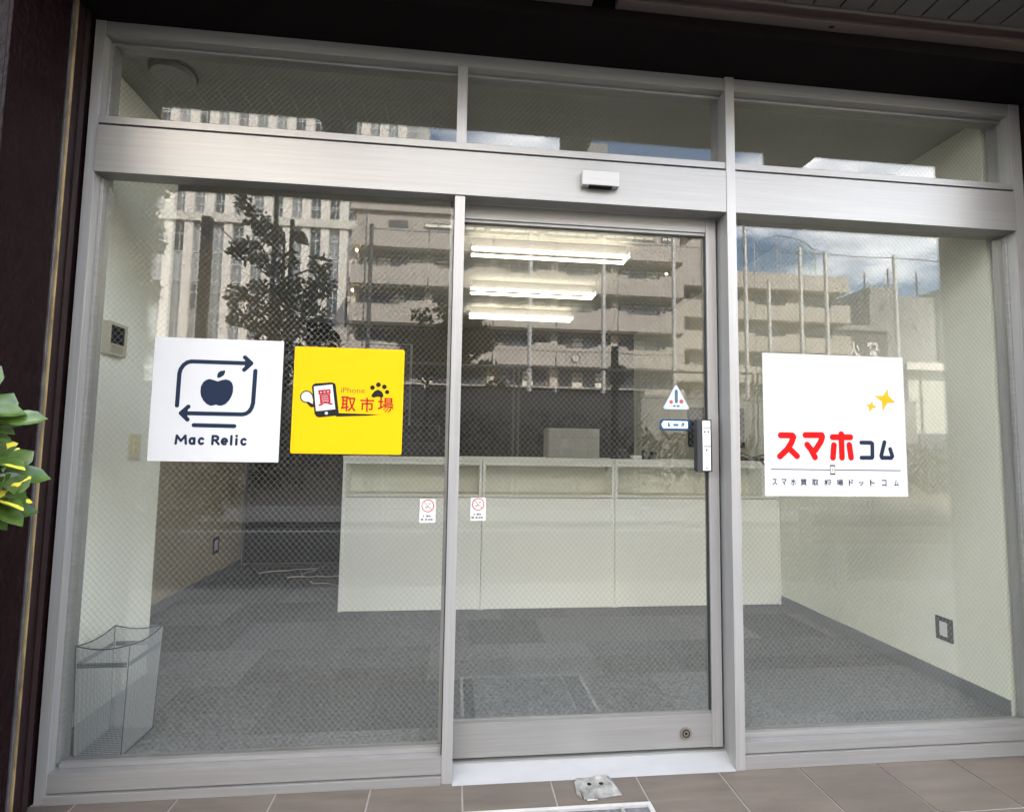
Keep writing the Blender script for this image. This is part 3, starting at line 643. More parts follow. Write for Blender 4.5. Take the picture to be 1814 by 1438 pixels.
m = MB(); m.disc(2.350, 1.468, .0085, a-.0003, a-.00005, 12); m.build('hand_mark', M_REDSOFT, t)
m = MB(); m.disc(2.396, 1.471, .0095, a-.0003, a-.00005, 12); m.build('hand_mark', M_REDSOFT, t)
m = MB(); m.box(2.336, 2.356, a-.0003, a-.00005, 1.447, 1.453); m.box(2.390, 2.412, a-.0003, a-.00005, 1.447, 1.453); m.build('lettering', M_PALEB, t)['kind'] = 'stuff'
t = thing('pill_sticker', 'dark blue pill shaped sticker with a white arrow sign on the door glass', 'sticker', (2.367, DG, 1.37))
MB().prism([(2.297, 1.372), (2.302, 1.352), (2.312, 1.345), (2.424, 1.345), (2.432, 1.350), (2.432, 1.390), (2.426, 1.394), (2.312, 1.394), (2.302, 1.388)], 'y', DG-.0006, DG-.0001).build('backing', M_BLUE, t)
MB().prism([(2.305, 1.370), (2.314, 1.354), (2.421, 1.354), (2.424, 1.357), (2.424, 1.383), (2.421, 1.386), (2.315, 1.386)], 'y', a, b).build('face', mat('pill_white', (.62, .70, .80), .5), t)
m = MB(); m.disc(2.338, 1.375, .005, a-.0003, a-.00005, 10); m.prism([(2.333, 1.371), (2.343, 1.371), (2.346, 1.360), (2.336, 1.360)], 'y', a-.0003, a-.00005)
m.box(2.358, 2.382, a-.0003, a-.00005, 1.364, 1.374); m.prism(capsule((2.396, 1.364), (2.402, 1.378), .006), 'y', a-.0003, a-.00005); m.prism(capsule((2.405, 1.366), (2.405, 1.376), .005), 'y', a-.0003, a-.00005); m.build('pictogram', M_TEAL, t)

# ================================================================== INTERIOR
FZ = 0.09
fl = tag(B(-0.8, 4.15, 0.126, 5.4, -0.1, FZ-.008).build('interior_floor', mat('floor_screed', (.07, .07, .07), .9)), kind='structure')
TW, TD = 0.46, 0.46
r = 0
y = 0.23-TD
while y < 5.2:
    off = (0.07, -0.16)[r % 2]
    ya_, yb_ = max(y, 0.127), y+TD
    x = -0.6+off-TW
    while x < 3.95:
        xa, xb = max(x, -0.6), min(x+TW, 3.95)
        if xb-xa > 0.03: B(xa+.0008, xb-.0008, ya_+.0008, yb_-.0008, FZ-.0079, FZ+random.uniform(-.0008, .0008)).build('carpet_tile', M_CARPET, fl)
        x += TW
    y += TD; r += 1
tag(B(-0.8, 4.15, 0.13, 5.4, 2.905, 3.05).build('ceiling', M_CEIL), kind='structure')
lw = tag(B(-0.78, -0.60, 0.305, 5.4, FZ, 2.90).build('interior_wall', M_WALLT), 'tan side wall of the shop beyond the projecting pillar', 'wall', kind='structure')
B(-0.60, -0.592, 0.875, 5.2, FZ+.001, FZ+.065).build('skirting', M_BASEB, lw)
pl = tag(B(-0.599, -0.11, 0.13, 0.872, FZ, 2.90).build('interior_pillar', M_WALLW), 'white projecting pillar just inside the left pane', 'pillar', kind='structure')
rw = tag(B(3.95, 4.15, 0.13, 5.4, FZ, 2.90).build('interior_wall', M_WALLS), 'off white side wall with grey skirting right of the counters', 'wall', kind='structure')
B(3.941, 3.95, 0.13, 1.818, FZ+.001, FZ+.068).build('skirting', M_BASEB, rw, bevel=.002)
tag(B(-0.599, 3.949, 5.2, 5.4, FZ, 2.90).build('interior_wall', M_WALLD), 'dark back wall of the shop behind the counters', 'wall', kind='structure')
t = thing('partition', 'dark partition panel in a thin grey frame left of the counters', 'partition', (0.2, 3.33, FZ))
B(-0.575, .95, 3.325, 3.35, FZ+.025, 2.28).build('panel', M_DARKPART, t)
m = MB(); m.box(-0.591, -0.576, 3.318, 3.356, FZ, 2.295); m.box(.951, .966, 3.318, 3.356, FZ, 2.295); m.box(-0.575, .95, 3.318, 3.356, 2.281, 2.295); m.box(-0.575, .95, 3.318, 3.356, FZ+.012, FZ+.0245); m.build('frame', mat('grey_partition_frame', (.16, .16, .155), .5, .4), t, bevel=.001)

# ceiling lights
def ceiling_light(x0, x1, y, label):
    t = thing('ceiling_light', label, 'ceiling light', ((x0+x1)/2, y, 2.9), 'twin tube ceiling lights in the shop')
    m = MB(); m.prism([(y-.03, 2.90), (y+.03, 2.90), (y+.03, 2.815), (y-.03, 2.815)], 'x', x0+.01, x1-.01); m.build('housing', mat('lamp_housing', (.22, .215, .2), .5), t)
    for s in (-1, 1):
        MB().bar((x0, y+s*.075, 2.80), (x1, y+s*.075, 2.80), .0115, 10).build('tube', M_LED, t)
    for xe in (x0-.014, x1+.001): B(xe, xe+.013, y-.092, y+.092, 2.786, 2.83).build('lamp_holder', M_WHITEP, t, bevel=.002)
ceiling_light(1.522, 2.777, 2.00, 'lit twin tube ceiling light nearest the glass, the highest of three seen through the door')
ceiling_light(1.545, 2.787, 3.07, 'lit twin tube ceiling light in the middle of the three over the counters')
ceiling_light(1.561, 2.779, 4.08, 'lit twin tube ceiling light farthest from the glass, lowest seen through the door')
t = thing('disc_light', 'round unlit disc light on the ceiling behind the left transom pane', 'ceiling light', (.145, .28, 2.9))
m = MB(); m.prism([(.145+.088*math.cos(i*math.pi/16), .28+.088*math.sin(i*math.pi/16)) for i in range(32)], 'z', 2.868, 2.904); m.build('cover', M_DISC, t, bevel=.008)
m = MB(); m.prism([(.145+.096*math.cos(i*math.pi/16), .28+.096*math.sin(i*math.pi/16)) for i in range(32)], 'z', 2.893, 2.9045); m.build('rim', mat('dark_rim', (.12, .11, .09), .5), t)

# wall fittings
t = thing('intercom', 'beige intercom monitor with a dark screen on the white pillar', 'intercom', (-.11, .41, 1.71))
B(-.1098, -.082, .345, .478, 1.642, 1.788).build('body', M_BEIGE, t, bevel=.005)
B(-.0822, -.0795, .362, .452, 1.692, 1.772).build('screen', M_SCREEN, t, bevel=.001)
m = MB()
for k in range(4): m.box(-.0822, -.0802, .368, .448, 1.654+.008*k, 1.658+.008*k)
m.build('speaker_grille', mat('beige_dark', (.30, .27, .2), .5), t)
t = thing('light_switch', 'cream light switch plate on the white pillar below the intercom', 'light switch', (-.11, .63, 1.235))
B(-.1098, -.102, .585, .675, 1.180, 1.298).build('plate', M_CREAM, t, bevel=.002)
B(-.1022, -.098, .612, .648, 1.208, 1.270).build('rocker', mat('switch_rocker', (.78, .70, .45), .4), t, bevel=.002)
def outlet(x, s, y0, y1, z0, z1, label, grp='wall outlets near the floor'):
    t = thing('wall_outlet', label, 'outlet', (x, (y0+y1)/2, (z0+z1)/2), grp)
    m = MB(); m.box(min(x, x+s*.008), max(x, x+s*.008), y0, y1, z0, z1); m.build('plate', M_BLACKM, t, bevel=.002)
    w_, h_ = (y1-y0), (z1-z0)
    m = MB(); m.box(min(x+s*.0082, x+s*.011), max(x+s*.0082, x+s*.011), y0+.28*w_, y1-.28*w_, z0+.2*h_, z1-.2*h_); m.build('socket', mat('socket_white', (.55, .55, .5), .4), t)
outlet(3.9495, -1, .398, .492, .308, .425, 'dark framed outlet with a pale socket on the right side wall')
outlet(-.5995, 1, 2.70, 2.82, .315, .455, 'dark outlet on the left side wall close to the partition')

# wire basket
t = thing('waste_basket', 'square grey wire mesh waste basket standing on the carpet behind the left pane', 'waste basket', (.135, .21, FZ))
bx0, bx1, by0, by1, bz0, bz1 = .045, .222, .10, .32, FZ+.002, .50
tp = 0.012
def bpt(u, v, h):   # u,v in 0..1 round the square, h 0..1, slight flare
    k = tp*(h-0.5)
    return (bx0-k+(bx1-bx0+2*k)*u, by0-k+(by1-by0+2*k)*v, bz0+(bz1-bz0)*h)
def side(u, s): return {0: (u, 0), 1: (1, u), 2: (1-u, 1), 3: (0, 1-u)}[s]
def rimh(u): return 1.0-0.035*math.sin(math.pi*u)
m = MB()
for s in range(4):
    n = 38
    for i in range(n+1):
        u = i/n; a_, b_ = side(u, s); m.bar(bpt(a_, b_, 0), bpt(a_, b_, rimh(u)), .0009, 3)
    for k in range(64):
        h = (k+.5)/64; a0 = side(0, s); a1 = side(1, s); m.bar(bpt(*a0, h), bpt(*a1, h), .0008, 3)
m.build('wire_mesh', M_BASKET, t, recalc=False)['kind'] = 'stuff'
m = MB()
for s in range(4):
    for i in range(12):
        u, u2 = i/12, (i+1)/12; m.bar(bpt(*side(u, s), rimh(u)), bpt(*side(u2, s), rimh(u2)), .0022, 6)
m.build('rim', M_BASKETD, t)
m = MB()
for s in range(4):
    a0, a1 = side(0.03, s), side(.97, s)
    for h in (.80,): m.face([bpt(*a0, h), bpt(*a1, h), bpt(*a1, h+.045), bpt(*a0, h+.045)])
    a0, a1 = side(0, s), side(1, s); m.face([bpt(*a0, 0), bpt(*a1, 0), bpt(*a1, .03), bpt(*a0, .03)])
    m.bar(bpt(*a0, 0), bpt(*a0, 1.0), .0016, 5)
m.build('band', M_BASKETD, t, recalc=False)
B(bx0+.004, bx1-.004, by0+.004, by1-.004, bz0, bz0+.003).build('base', M_INK, t)

# loose cables on the floor
t = thing('floor_cable', 'thin white cables lying loose on the carpet in front of the partition', 'cable', (.15, 2.9, FZ))
def wig(p, q, n, amp, z=FZ+.006):
    return [(p[0]+(q[0]-p[0])*i/n+random.uniform(-amp, amp), p[1]+(q[1]-p[1])*i/n+random.uniform(-amp, amp), z) for i in range(n+1)]
MB().path(wig((-.30, 3.02), (.16, 3.17), 7, .025), .0045, 5).build('cord', M_CABLE, t)
MB().path(wig((.16, 3.17), (.08, 2.86), 4, .03), .0045, 5).build('cord', M_CABLE, t)
MB().path(wig((-.02, 2.82), (.56, 2.86), 9, .025), .0055, 5).build('cord', M_CABLE, t)
MB().path(wig((.24, 2.66), (.50, 2.50), 5, .03), .0045, 5).build('cord', M_CABLE, t)

# counters
def counter(x0, x1, nx1, label):
    t = thing('display_counter', label, 'counter', ((x0+x1)/2, 2.05, FZ), 'white counters across the shop')
    y0, y1 = 1.82, 2.30; z1 = 1.182
    m = MB(); m.box(x0+.001, x0+.021, y0, y1, FZ, 1.158); m.build('side_panel', M_COUNTER, t, bevel=.001)
    m = MB(); m.box(x1-.021, x1-.001, y0, y1, FZ, 1.158); m.build('side_panel', M_COUNTER, t, bevel=.001)
    if nx1 < x1-.03: B(nx1+.001, x1-.0215, y0+.002, y1, .8935, 1.158).build('filler_panel', M_COUNTER, t, bevel=.001)
    B(x0, x1-.0005, y0-.008, y1+.01, 1.1585, z1).build('top', M_COUNTER, t, bevel=.002)
    n0 = x0+.0215; n1 = min(nx1, x1-.0215)
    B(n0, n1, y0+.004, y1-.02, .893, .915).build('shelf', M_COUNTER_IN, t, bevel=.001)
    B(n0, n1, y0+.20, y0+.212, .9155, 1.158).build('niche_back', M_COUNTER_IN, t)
    B(n0, n1, y0+.006, y0+.011, 1.128, 1.158).build('niche_lip', M_COUNTER, t)
    B(x0+.0215, x1-.0215, y0+.002, y0+.02, FZ+.004, .888).build('front_panel', M_COUNTER, t, bevel=.001)
    B(x0+.0215, x1-.0215, y0+.05, y1, FZ+.004, .886).build('carcass', M_COUNTER, t)
counter(.632, 1.630, 9, 'white counter with an open niche, the one beside the dark partition')
counter(1.632, 2.630, 9, 'white counter with an open niche, between two others behind the door')
counter(2.632, 3.948, 3.80, 'widest white counter with an open niche, standing against the right side wall')

# things on the counters
CT = 1.1825
t = thing('printer', 'black printer with an open tray on the counter behind the yellow sticker', 'printer', (1.15, 2.1, CT))
B(.93, 1.30, 2.02, 2.28, CT, CT+.235).build('body', M_BLACK, t, bevel=.01)
B(.93, 1.37, 1.90, 2.019, CT, CT+.10).build('front_unit', M_BLACK, t, bevel=.008)
m = MB(); m.prism([(1.905, CT+.101), (2.018, CT+.101), (2.018, CT+.16), (1.99, CT+.16)], 'x', .96, 1.36); m.build('tray', M_BLACKM, t, bevel=.003)
t = thing('drawer_organiser', 'white drawer organiser of small drawers toned grey for dim light on the middle counter', 'organiser', (2.36, 2.2, CT))
B(2.155, 2.565, 2.02, 2.25, CT, CT+.235).build('case', M_DIMMED_BOX, t)
me = B(-.047, .047, -.004, 0, -.034, .034).mesh('drawer', M_DIMMED_BOX, (0, 0, 0), bevel=.002)
for i in range(4):
    for j in range(3):
        inst('drawer', me, t, (2.155+.051+i*.1025-2.36, 2.0195-2.2, .04+j*.077))
t = thing('black_adapter', 'small black adapter lying on the counter beside the white box', 'adapter', (2.72, 2.0, CT))
B(2.64, 2.70, 1.93, 1.98, CT, CT+.022).build('body', M_BLACK, t, bevel=.004)
MB().path([(2.70, 1.95, CT+.008), (2.73, 1.92, CT+.006), (2.77, 1.95, CT+.007), (2.80, 1.93, CT+.006)], .004, 5).build('lead', M_BLACK, t)
tag(B(2.80, 2.87, 1.90, 1.97, CT, CT+.03).build('white_box', M_WHITEP, bevel=.003), 'small white box at the front edge of the middle counter', 'box')
tag(B(2.715, 2.785, 1.99, 2.05, CT, CT+.075).build('black_box', M_BLACK, bevel=.012), 'rounded black gadget box behind the white box on the counter', 'box')
t = thing('black_gadget', 'black lumpy gadget on the counter left of the monitor', 'gadget', (3.0, 2.05, CT))
m = MB(); m.bar((2.94, 2.03, CT), (2.94, 2.03, CT+.07), .035, 12, .02); m.build('body', M_BLACK, t); m = MB(); m.bar((3.02, 2.05, CT), (3.02, 2.05, CT+.06), .04, 12, .025); m.build('foot', M_BLACK, t)
t = thing('monitor', 'black computer monitor standing on the counter behind the door lock', 'monitor', (3.56, 2.1, CT))
B(3.34, 3.82, 2.08, 2.115, CT+.10, CT+.43).build('screen', M_SCREEN, t, bevel=.004)
B(3.555, 3.605, 2.116, 2.15, CT+.012, CT+.30).build('stand', M_BLACK, t, bevel=.004)
B(3.46, 3.70, 2.03, 2.24, CT, CT+.012).build('foot', M_BLACK, t, bevel=.004)
t = thing('black_cable', 'tangle of black cable hanging over the front edge of the right counter', 'cable', (3.86, 1.9, CT))
MB().path([(3.62, 1.95, CT+.01), (3.70, 1.92, CT+.03), (3.78, 1.90, CT+.012), (3.80, 1.806, CT-.004), (3.83, 1.805, CT-.035), (3.88, 1.805, CT-.05), (3.92, 1.806, CT-.01), (3.93, 1.9, CT+.02)], .005, 6).build('cord', M_BLACK, t)
MB().path([(3.60, 1.90, CT+.02), (3.68, 1.87, CT+.06), (3.76, 1.88, CT+.025), (3.84, 1.87, CT+.045), (3.92, 1.89, CT+.06)], .006, 6).build('cord', M_BLACK, t)
tag(B(3.64, 3.90, 1.93, 2.02, CT, CT+.026).build('keyboard', M_BLACK, bevel=.004), 'black keyboard at the right end of the counters', 'keyboard')

# ================================================================== SHRUB IN A POT, LEFT FOREGROUND
def leaf_mesh(name, ln, wd, bend):
    n = 6; vs = []; fs = []
    for i in range(n+1):
        s = i/n; prof = (math.sin(math.pi*min(1, s**1.55)))**0.62 if 0 < s < 1 else 0
        hw = wd/2*prof; z = -bend*s*s
        vs += [(-hw, ln*s, z+hw*.35), (0, ln*s, z), (hw, ln*s, z+hw*.35)]
    for i in range(n):
        a = 3*i; fs += [(a, a+1, a+4, a+3), (a+1, a+2, a+5, a+4)]
    me = bpy.data.meshes.new(name); me.from_pydata(vs, [], fs); me.materials.append(M_VLEAF)
    for p in me.polygons: p.use_smooth = True
    return me
def shrub():
    t = thing('potted_shrub', 'green and yellow variegated shrub at the left edge in front of the maroon wall', 'shrub', (-0.50, -0.80, -.004))
    rnd = random.Random(3)
    px, py = -0.50, -0.80
    prof = [(0.13, 0), (0.17, .26), (0.185, .265), (0.185, .30), (0.155, .30), (0.15, .27)]
    m = MB(); n = 20
    for (r0, z0), (r1, z1) in zip(prof, prof[1:]):
        for i in range(n):
            a, b = 2*math.pi*i/n, 2*math.pi*(i+1)/n
            m.face([(px+r0*math.cos(a), py+r0*math.sin(a), z0), (px+r0*math.cos(b), py+r0*math.sin(b), z0), (px+r1*math.cos(b), py+r1*math.sin(b), z1), (px+r1*math.cos(a), py+r1*math.sin(a), z1)])
    m.face([(px+.13*math.cos(2*math.pi*i/n), py+.13*math.sin(2*math.pi*i/n), 0) for i in range(n)])
    m.build('pot', M_POT, t)
    MB().prism([(px+.150*math.cos(2*math.pi*i/n), py+.150*math.sin(2*math.pi*i/n)) for i in range(n)], 'z', .2, .275).build('soil', M_SOIL, t)
    mes = [leaf_mesh('leaf', .100, .050, .015), leaf_mesh('leaf', .090, .046, .026), leaf_mesh('leaf', .082, .043, .008)]
    tips = [((0.370, -.82, 1.325), 12), ((0.400, -.80, 1.300), 11), ((0.345, -.78, 1.27), 10), ((0.415, -.80, 1.19), 15), ((0.430, -.82, 1.135), 14), ((0.375, -.77, 1.10), 12), ((0.355, -.85, 1.15), 12), ((0.345, -.85, 1.04), 11), ((0.305, -.80, 1.20), 10), ((0.285, -.74, 1.36), 9), ((.39, -.83, 1.225), 8), ((0.285, -.8, .99), 9),
            ((.22, -.88, 1.28), 9), ((.18, -.78, 1.10), 9), ((.05, -.84, 1.38), 10), ((-.1, -.90, 1.15), 9), ((-.3, -.8, 1.3), 9), ((-.5, -.9, 1.1), 8), ((.15, -.7, .92), 8), ((-.7, -.8, 1.2), 9), ((-.65, -.7, .9), 8)]
    st = MB()
    for (tip, nl) in tips:
        tip = Vector(tip); base = Vector((px+rnd.uniform(-.05, .05), py+rnd.uniform(-.05, .05), .27))
        mid = base.lerp(tip, .55)+Vector((-.08, 0, .12))
        pts = [base.lerp(mid, i/3) for i in range(4)]+[mid.lerp(tip, i/4) for i in range(1, 5)]
        for i in range(len(pts)-1): st.bar(pts[i], pts[i+1], .005-.0004*i, 5)
        for q in range(16):
            i = rnd.randrange(2, len(pts)-1); pos = pts[i].lerp(pts[i+1], rnd.random())
            if pos.x > .33: continue
            ax = (pts[i+1]-pts[i]).normalized(); o1 = ax.orthogonal().normalized(); o2 = ax.cross(o1); an = rnd.uniform(0, 6.28)
            ld = (ax*.5+(o1*math.cos(an)+o2*math.sin(an))*.85).normalized(); upv = Vector((0, -.3, 1)); upv = (upv-ld*upv.dot(ld)).normalized()
            M4 = Matrix((ld.cross(upv), ld, upv)).transposed().to_4x4(); M4.translation = pos-Vector(ORG[t.name])
            o = bpy.data.objects.new('leaf', rnd.choice(mes)); COL.objects.link(o); o.parent = t; o.matrix_local = M4 @ Matrix.Scale(rnd.uniform(.7, 1.1), 4)
        d = (tip-mid).normalized()
        d = (d+Vector((.55, 0, .05))).normalized()
        for k in range(nl):
            pos = tip-d*(.075*(1-k/nl))
            az = k*2.4+rnd.uniform(-.3, .3)
            side_ = d.orthogonal().normalized(); s2 = d.cross(side_)
            spread = 1.15-.75*(k/nl)+rnd.uniform(-.12, .12)
            ld = (d*math.cos(spread)+(side_*math.cos(az)+s2*math.sin(az))*math.sin(spread)).normalized()
            upv = (d-ld*d.dot(ld)).normalized() if abs(d.dot(ld)) < .99 else side_
            upv = (upv+Vector((0, -.3, .5))); upv = (upv-ld*upv.dot(ld)).normalized()
            xv = ld.cross(upv)
            M4 = Matrix((xv, ld, upv)).transposed().to_4x4()
            M4.translation = pos-Vector(ORG[t.name])
            sc = rnd.uniform(.75, 1.15)
            o = bpy.data.objects.new('leaf', rnd.choice(mes)); COL.objects.link(o); o.parent = t
            o.matrix_local = M4 @ Matrix.Scale(sc, 4)
    st.build('stem', M_STEM, t)
shrub()

# ================================================================== ACROSS THE STREET (seen mirrored in the glass)
def V(y): return 0.114-y          # depth measured from the shop towards the street, as a y coordinate
def vbox(m, x0, x1, d0, d1, z0, z1): return m.box(x0, x1, V(d1), V(d0), z0, z1)
def vB(*a): return vbox(MB(), *a)

# --- school building, near wing
sc = thing('school_building', 'long beige concrete school with balconies on every storey, its near wing across the yard', 'building', (7, V(46), 0))
XL, XR = -8.4, 23.15
bays = [(-8.4, -1.42), (-1.40, 4.62), (4.64, 10.57), (10.59, 16.50), (16.52, 23.15)]
floors = [(19.45, 21.1), (15.95, 17.5), (12.45, 14.0), (8.95, 10.55), (5.6, 6.9)]
m = MB(); vbox(m, XL+.4, XR-.4, 47.7, 60, -.1, 23.0); m.build('core_wall', M_CONC2, sc)
m = MB(); vbox(m, XL-.3, XR+2.2, 46.6, 60, 23.0, 23.7); m.build('roof_slab', M_CONC, sc)
m = MB(); vbox(m, 12.9, 16.4, 49, 54, 23.7, 32.5); m.build('roof_hut', M_GREYB, sc)
me_pane = vB(-.56, .56, 47.56, 47.59, -.72, .72).mesh('pane', M_PANE, (0, 0, 0)); me_pane2 = vB(-.56, .56, 47.56, 47.59, -.72, .72).mesh('pane', M_CURT, (0, 0, 0)); me_pane3 = vB(-.56, .56, 47.56, 47.59, -.72, .72).mesh('pane', M_PANEB, (0, 0, 0))
rnd = random.Random(11)
for fi, (zb, zt) in enumerate(floors):
    m = MB(); vbox(m, XL, XR, 46.25, 47.69, zb-.22, zb+.12); m.build('floor_slab', M_CONC2, sc)
    for bi, (a, b) in enumerate(bays):
        m = MB(); vbox(m, a+.05, b-.05, 46.0, 46.22, zb-.1, zt)
        if fi in (1, 2, 3):
            vbox(m, b-1.9, b-.05, 46.003, 46.217, zt+.0005, zt+.42); vbox(m, b-2.5, b-1.9005, 46.003, 46.217, zt+.0005, zt+.2)
            if bi: vbox(m, a+.05, a+.9, 46.003, 46.217, zt+.0005, zt+.3)
        m.build('parapet_panel', M_CONC, sc)
        if fi > 0:
            m = MB(); vbox(m, a-.35, a+.35, 47.2, 47.69, zb+.13, zb+3.26); m.build('pillar', M_CONC2, sc)
            w0, w1 = a+.7, b-.7; n = 4; pw = (w1-w0)/n; zc = zb+2.05
            m = MB()
            for k in range(n+1): vbox(m, w0+k*pw-.05, w0+k*pw+.05, 47.48, 47.68, zc-.8, zc+.95)
            for zz in (zc-.8, zc-.02, zc+.48, zc+.9): vbox(m, w0+.06, w1-.06, 47.5, 47.67, zz-.04, zz+.05)
            wn = m.build('window', M_WINF, sc)
            for k in range(n):
                q = rnd.random(); mm_ = me_pane if q < .45 else (me_pane2 if q < .75 else me_pane3)
                inst('pane', mm_, wn, (w0+(k+.5)*pw-7, -V(46), zc+.02), scale=((pw-.12)/1.12, 1, 1.08))
# top storey: flush wall with ribbon windows
m = MB(); vbox(m, XL+.2, XR, 47.0, 47.69, 21.12, 22.99); m.build('top_wall', M_CONC, sc)
for a, b in ((-1.9, .7), (.95, 3.85), (4.25, 8.9), (9.8, 14.7), (15.6, 20.5), (21.3, 22.4)):
    m = MB(); n = max(2, int((b-a)/.95)); pw = (b-a)/n
    for k in range(n+1): vbox(m, a+k*pw-.04, a+k*pw+.04, 46.9, 46.999, 21.2, 22.15)
    for zz in (21.2, 21.72, 22.1): vbox(m, a+.05, b-.05, 46.92, 46.998, zz, zz+.06)
    wn = m.build('window', M_WINF, sc)
    m = MB(); vbox(m, a, b, 46.96, 46.995, 21.26, 21.70); m.build('pane', M_PANE, wn)
    m = MB(); vbox(m, a, b, 46.96, 46.995, 21.78, 22.09); m.build('pane', M_CURT, wn)
m = MB(); vbox(m, -5.2, -3.45, 46.93, 46.999, 21.13, 22.25); m.build('louvre', M_WINF, sc)
for x in (-7.1, -2.95): m = MB(); m.bar((x, V(46.9), 21.1), (x, V(46.9), 22.9), .06, 6); m.build('downpipe', M_CONC2, sc)
m = MB(); vbox(m, -10.6, XL-.02, 46.0, 50, -.1, 11.65); m.build('stair_tower', M_CONC, sc)
m = MB(); m.bar((XL+1.35, V(45.93), 5.0), (XL+1.35, V(45.93), 23), .06, 6); m.build('downpipe', M_WINF, sc)
m = MB(); vbox(m, XL, XR-4, 46.0, 47.69, 5.9, 6.75); m.build('entrance_canopy', M_STONE, sc)
for zz, x in ((18.6, -7.75), (15.0, -8.1)):
    pass
t = thing('school_clock', 'round white faced clock on the lowest balcony front of the school', 'clock', (12.45, V(45.98), 9.6))
m = MB(); m.disc(12.45, 9.6, .36, V(45.98), V(45.93), 24); m.build('face', M_STONE, t)
m = MB(); m.ring(12.45, 9.6, .42, .34, V(45.90), V(45.99), 28); m.build('rim', M_WINF, t)
m = MB(); m.box(12.43, 12.47, V(45.925), V(45.91), 9.6, 9.86); m.box(12.45, 12.62, V(45.925), V(45.91), 9.585, 9.615); m.build('hand', M_INK, t)
for x, z, lb in ((-7.9, 18.9, 'lit warm lamp at the left end of the upper school balcony'), (-8.15, 15.2, 'lit warm lamp at the left end of the balcony one storey lower'), (21.4, 18.2, 'lit warm lamp near the right end of the upper school balcony')):
    t = thing('balcony_lamp', lb, 'lamp', (x, V(46.1), z), 'lit lamps on the school balconies')
    m = MB(); m.bar((x, V(46.2), z), (x, V(46.0), z-.1), .13, 10, .09); m.build('bulb', M_WARM, t)
    m = MB(); m.box(x-.05, x+.05, V(46.5), V(46.21), z-.05, z+.05); m.build('bracket', M_WINF, t)

# --- far wing
s2 = thing('school_wing', 'lower beige school wing farther right with balconies and a netted roof', 'building', (38, V(58), 0))
m = MB(); vbox(m, 24.5, 48.9, 60.2, 70, -.1, 22.9); m.build('core_wall', M_CONC2, s2)
m = MB(); vbox(m, 24.0, 31.6, 59.5, 66, 22.9, 28.3); m.build('roof_hut', M_CONC, s2)
for fi, (zb, zt) in enumerate(((21.2, 23.1), (17.3, 19.05), (13.4, 15.2), (9.5, 11.4), (5.6, 7.4))):
    e = 50.1
    m = MB(); vbox(m, 24.2, e-.2, 58.25, 60.19, zb-.2, zb+.1); m.build('floor_slab', M_CONC2, s2)
    for a, b in ((24.2, 31), (31, 37.5), (37.5, 44), (44, e)):
        m = MB(); vbox(m, a+.03, b-.03, 58.0, 58.22, zb-.1, zt)
        if fi and fi < 3: vbox(m, b-2.6, b-.03, 58.003, 58.217, zt+.0005, zt+.35)
        m.build('parapet_panel', M_CONC, s2)
        if fi:
            wa, wb_ = a+1.0, b-1.3; zc = zb+2.5; m = MB(); n = 4; pw = (wb_-wa)/n
            for k in range(n+1): vbox(m, wa+k*pw-.07, wa+k*pw+.07, 60.0, 60.18, zc-.7, zc+.7)
            for zz in (zc-.7, zc+.65): vbox(m, wa+.08, wb_-.08, 60.02, 60.17, zz-.05, zz+.06)
            wn = m.build('window', M_WINF2 if fi == 2 else M_WINF, s2)
            m = MB(); vbox(m, wa, wb_, 60.08, 60.14, zc-.68, zc+.62); m.build('pane', M_PANE if fi != 1 else M_PANEB, wn)
            m = MB(); vbox(m, b-1.2, b-.6, 59.6, 60.19, zb+.11, zb+3.6); m.build('pillar', M_CONC, s2)
rf = thing('rooftop_fence', 'green ball net on posts around the far wing roof', 'fence', (37, V(59), 23.1))
m = MB(); tops = [(31.8, 27.6), (34.6, 27.4), (38.0, 27.2), (41.0, 28.3), (44.2, 27.9), (46.2, 26.6)]
for x, z in tops: m.bar((x, V(58.8), 23.1), (x, V(58.8), z), .07, 6); m.bar((x, V(63), 23.1), (x, V(63), z-.3), .07, 6)
m.build('post', M_POLE, rf)
m = MB()
for (xa, za), (xb, zb) in zip(tops, tops[1:]):
    for f in (0, .33, .66, 1): m.bar((xa, V(58.8), 23.1+(za-23.1)*f), (xb, V(58.8), 23.1+(zb-23.1)*f), .05 if f in (0, 1) else .025, 4)
    for k in range(1, 8):
        u = k/8; m.bar((xa+(xb-xa)*u, V(58.8), 23.1), (xa+(xb-xa)*u, V(58.8), za+(zb-za)*u), .018, 3)
m.build('netting', M_NET, rf, recalc=False)

# --- pale tower on the left
tw = thing('tower_block', 'tall pale stone tower with narrow tall windows between vertical piers', 'building', (-22, V(62), 0))
m = MB(); vbox(m, -55, -4.05, 60.62, 85, -.1, 62); m.build('core_wall', M_STONE, tw)
m = MB(); vbox(m, -55.2, -3.9, 59.75, 60.6, 26.35, 27.35); m.build('belt_course', M_STONE2, tw)
PW = 2.145; x0 = -29.26-0.98/2-12*PW
cols = [x0+PW*k for k in range(26)]
for cx in cols:
    if cx+.9 > -3.9: continue
    m = MB(); vbox(m, cx, cx+.94, 60.0, 60.615, -.1, 26.34); m.build('pier', M_STONE, tw)
    m = MB(); vbox(m, cx-.1, cx+.92, 60.0, 60.615, 27.36, 62); m.build('pier', M_STONE, tw)
fr = MB(); fr.cur = 0
def winmesh(h, name, split):
    m = MB(); m.cur = 1; vbox(m, 0, 1.2, 60.45, 60.6, 0, h); m.cur = 0
    vbox(m, .57, .63, 60.38, 60.449, 0, h)
    for z in split: vbox(m, 0, .569, 60.38, 60.449, z-.05, z+.05); vbox(m, .631, 1.2, 60.38, 60.449, z-.05, z+.05)
    return m
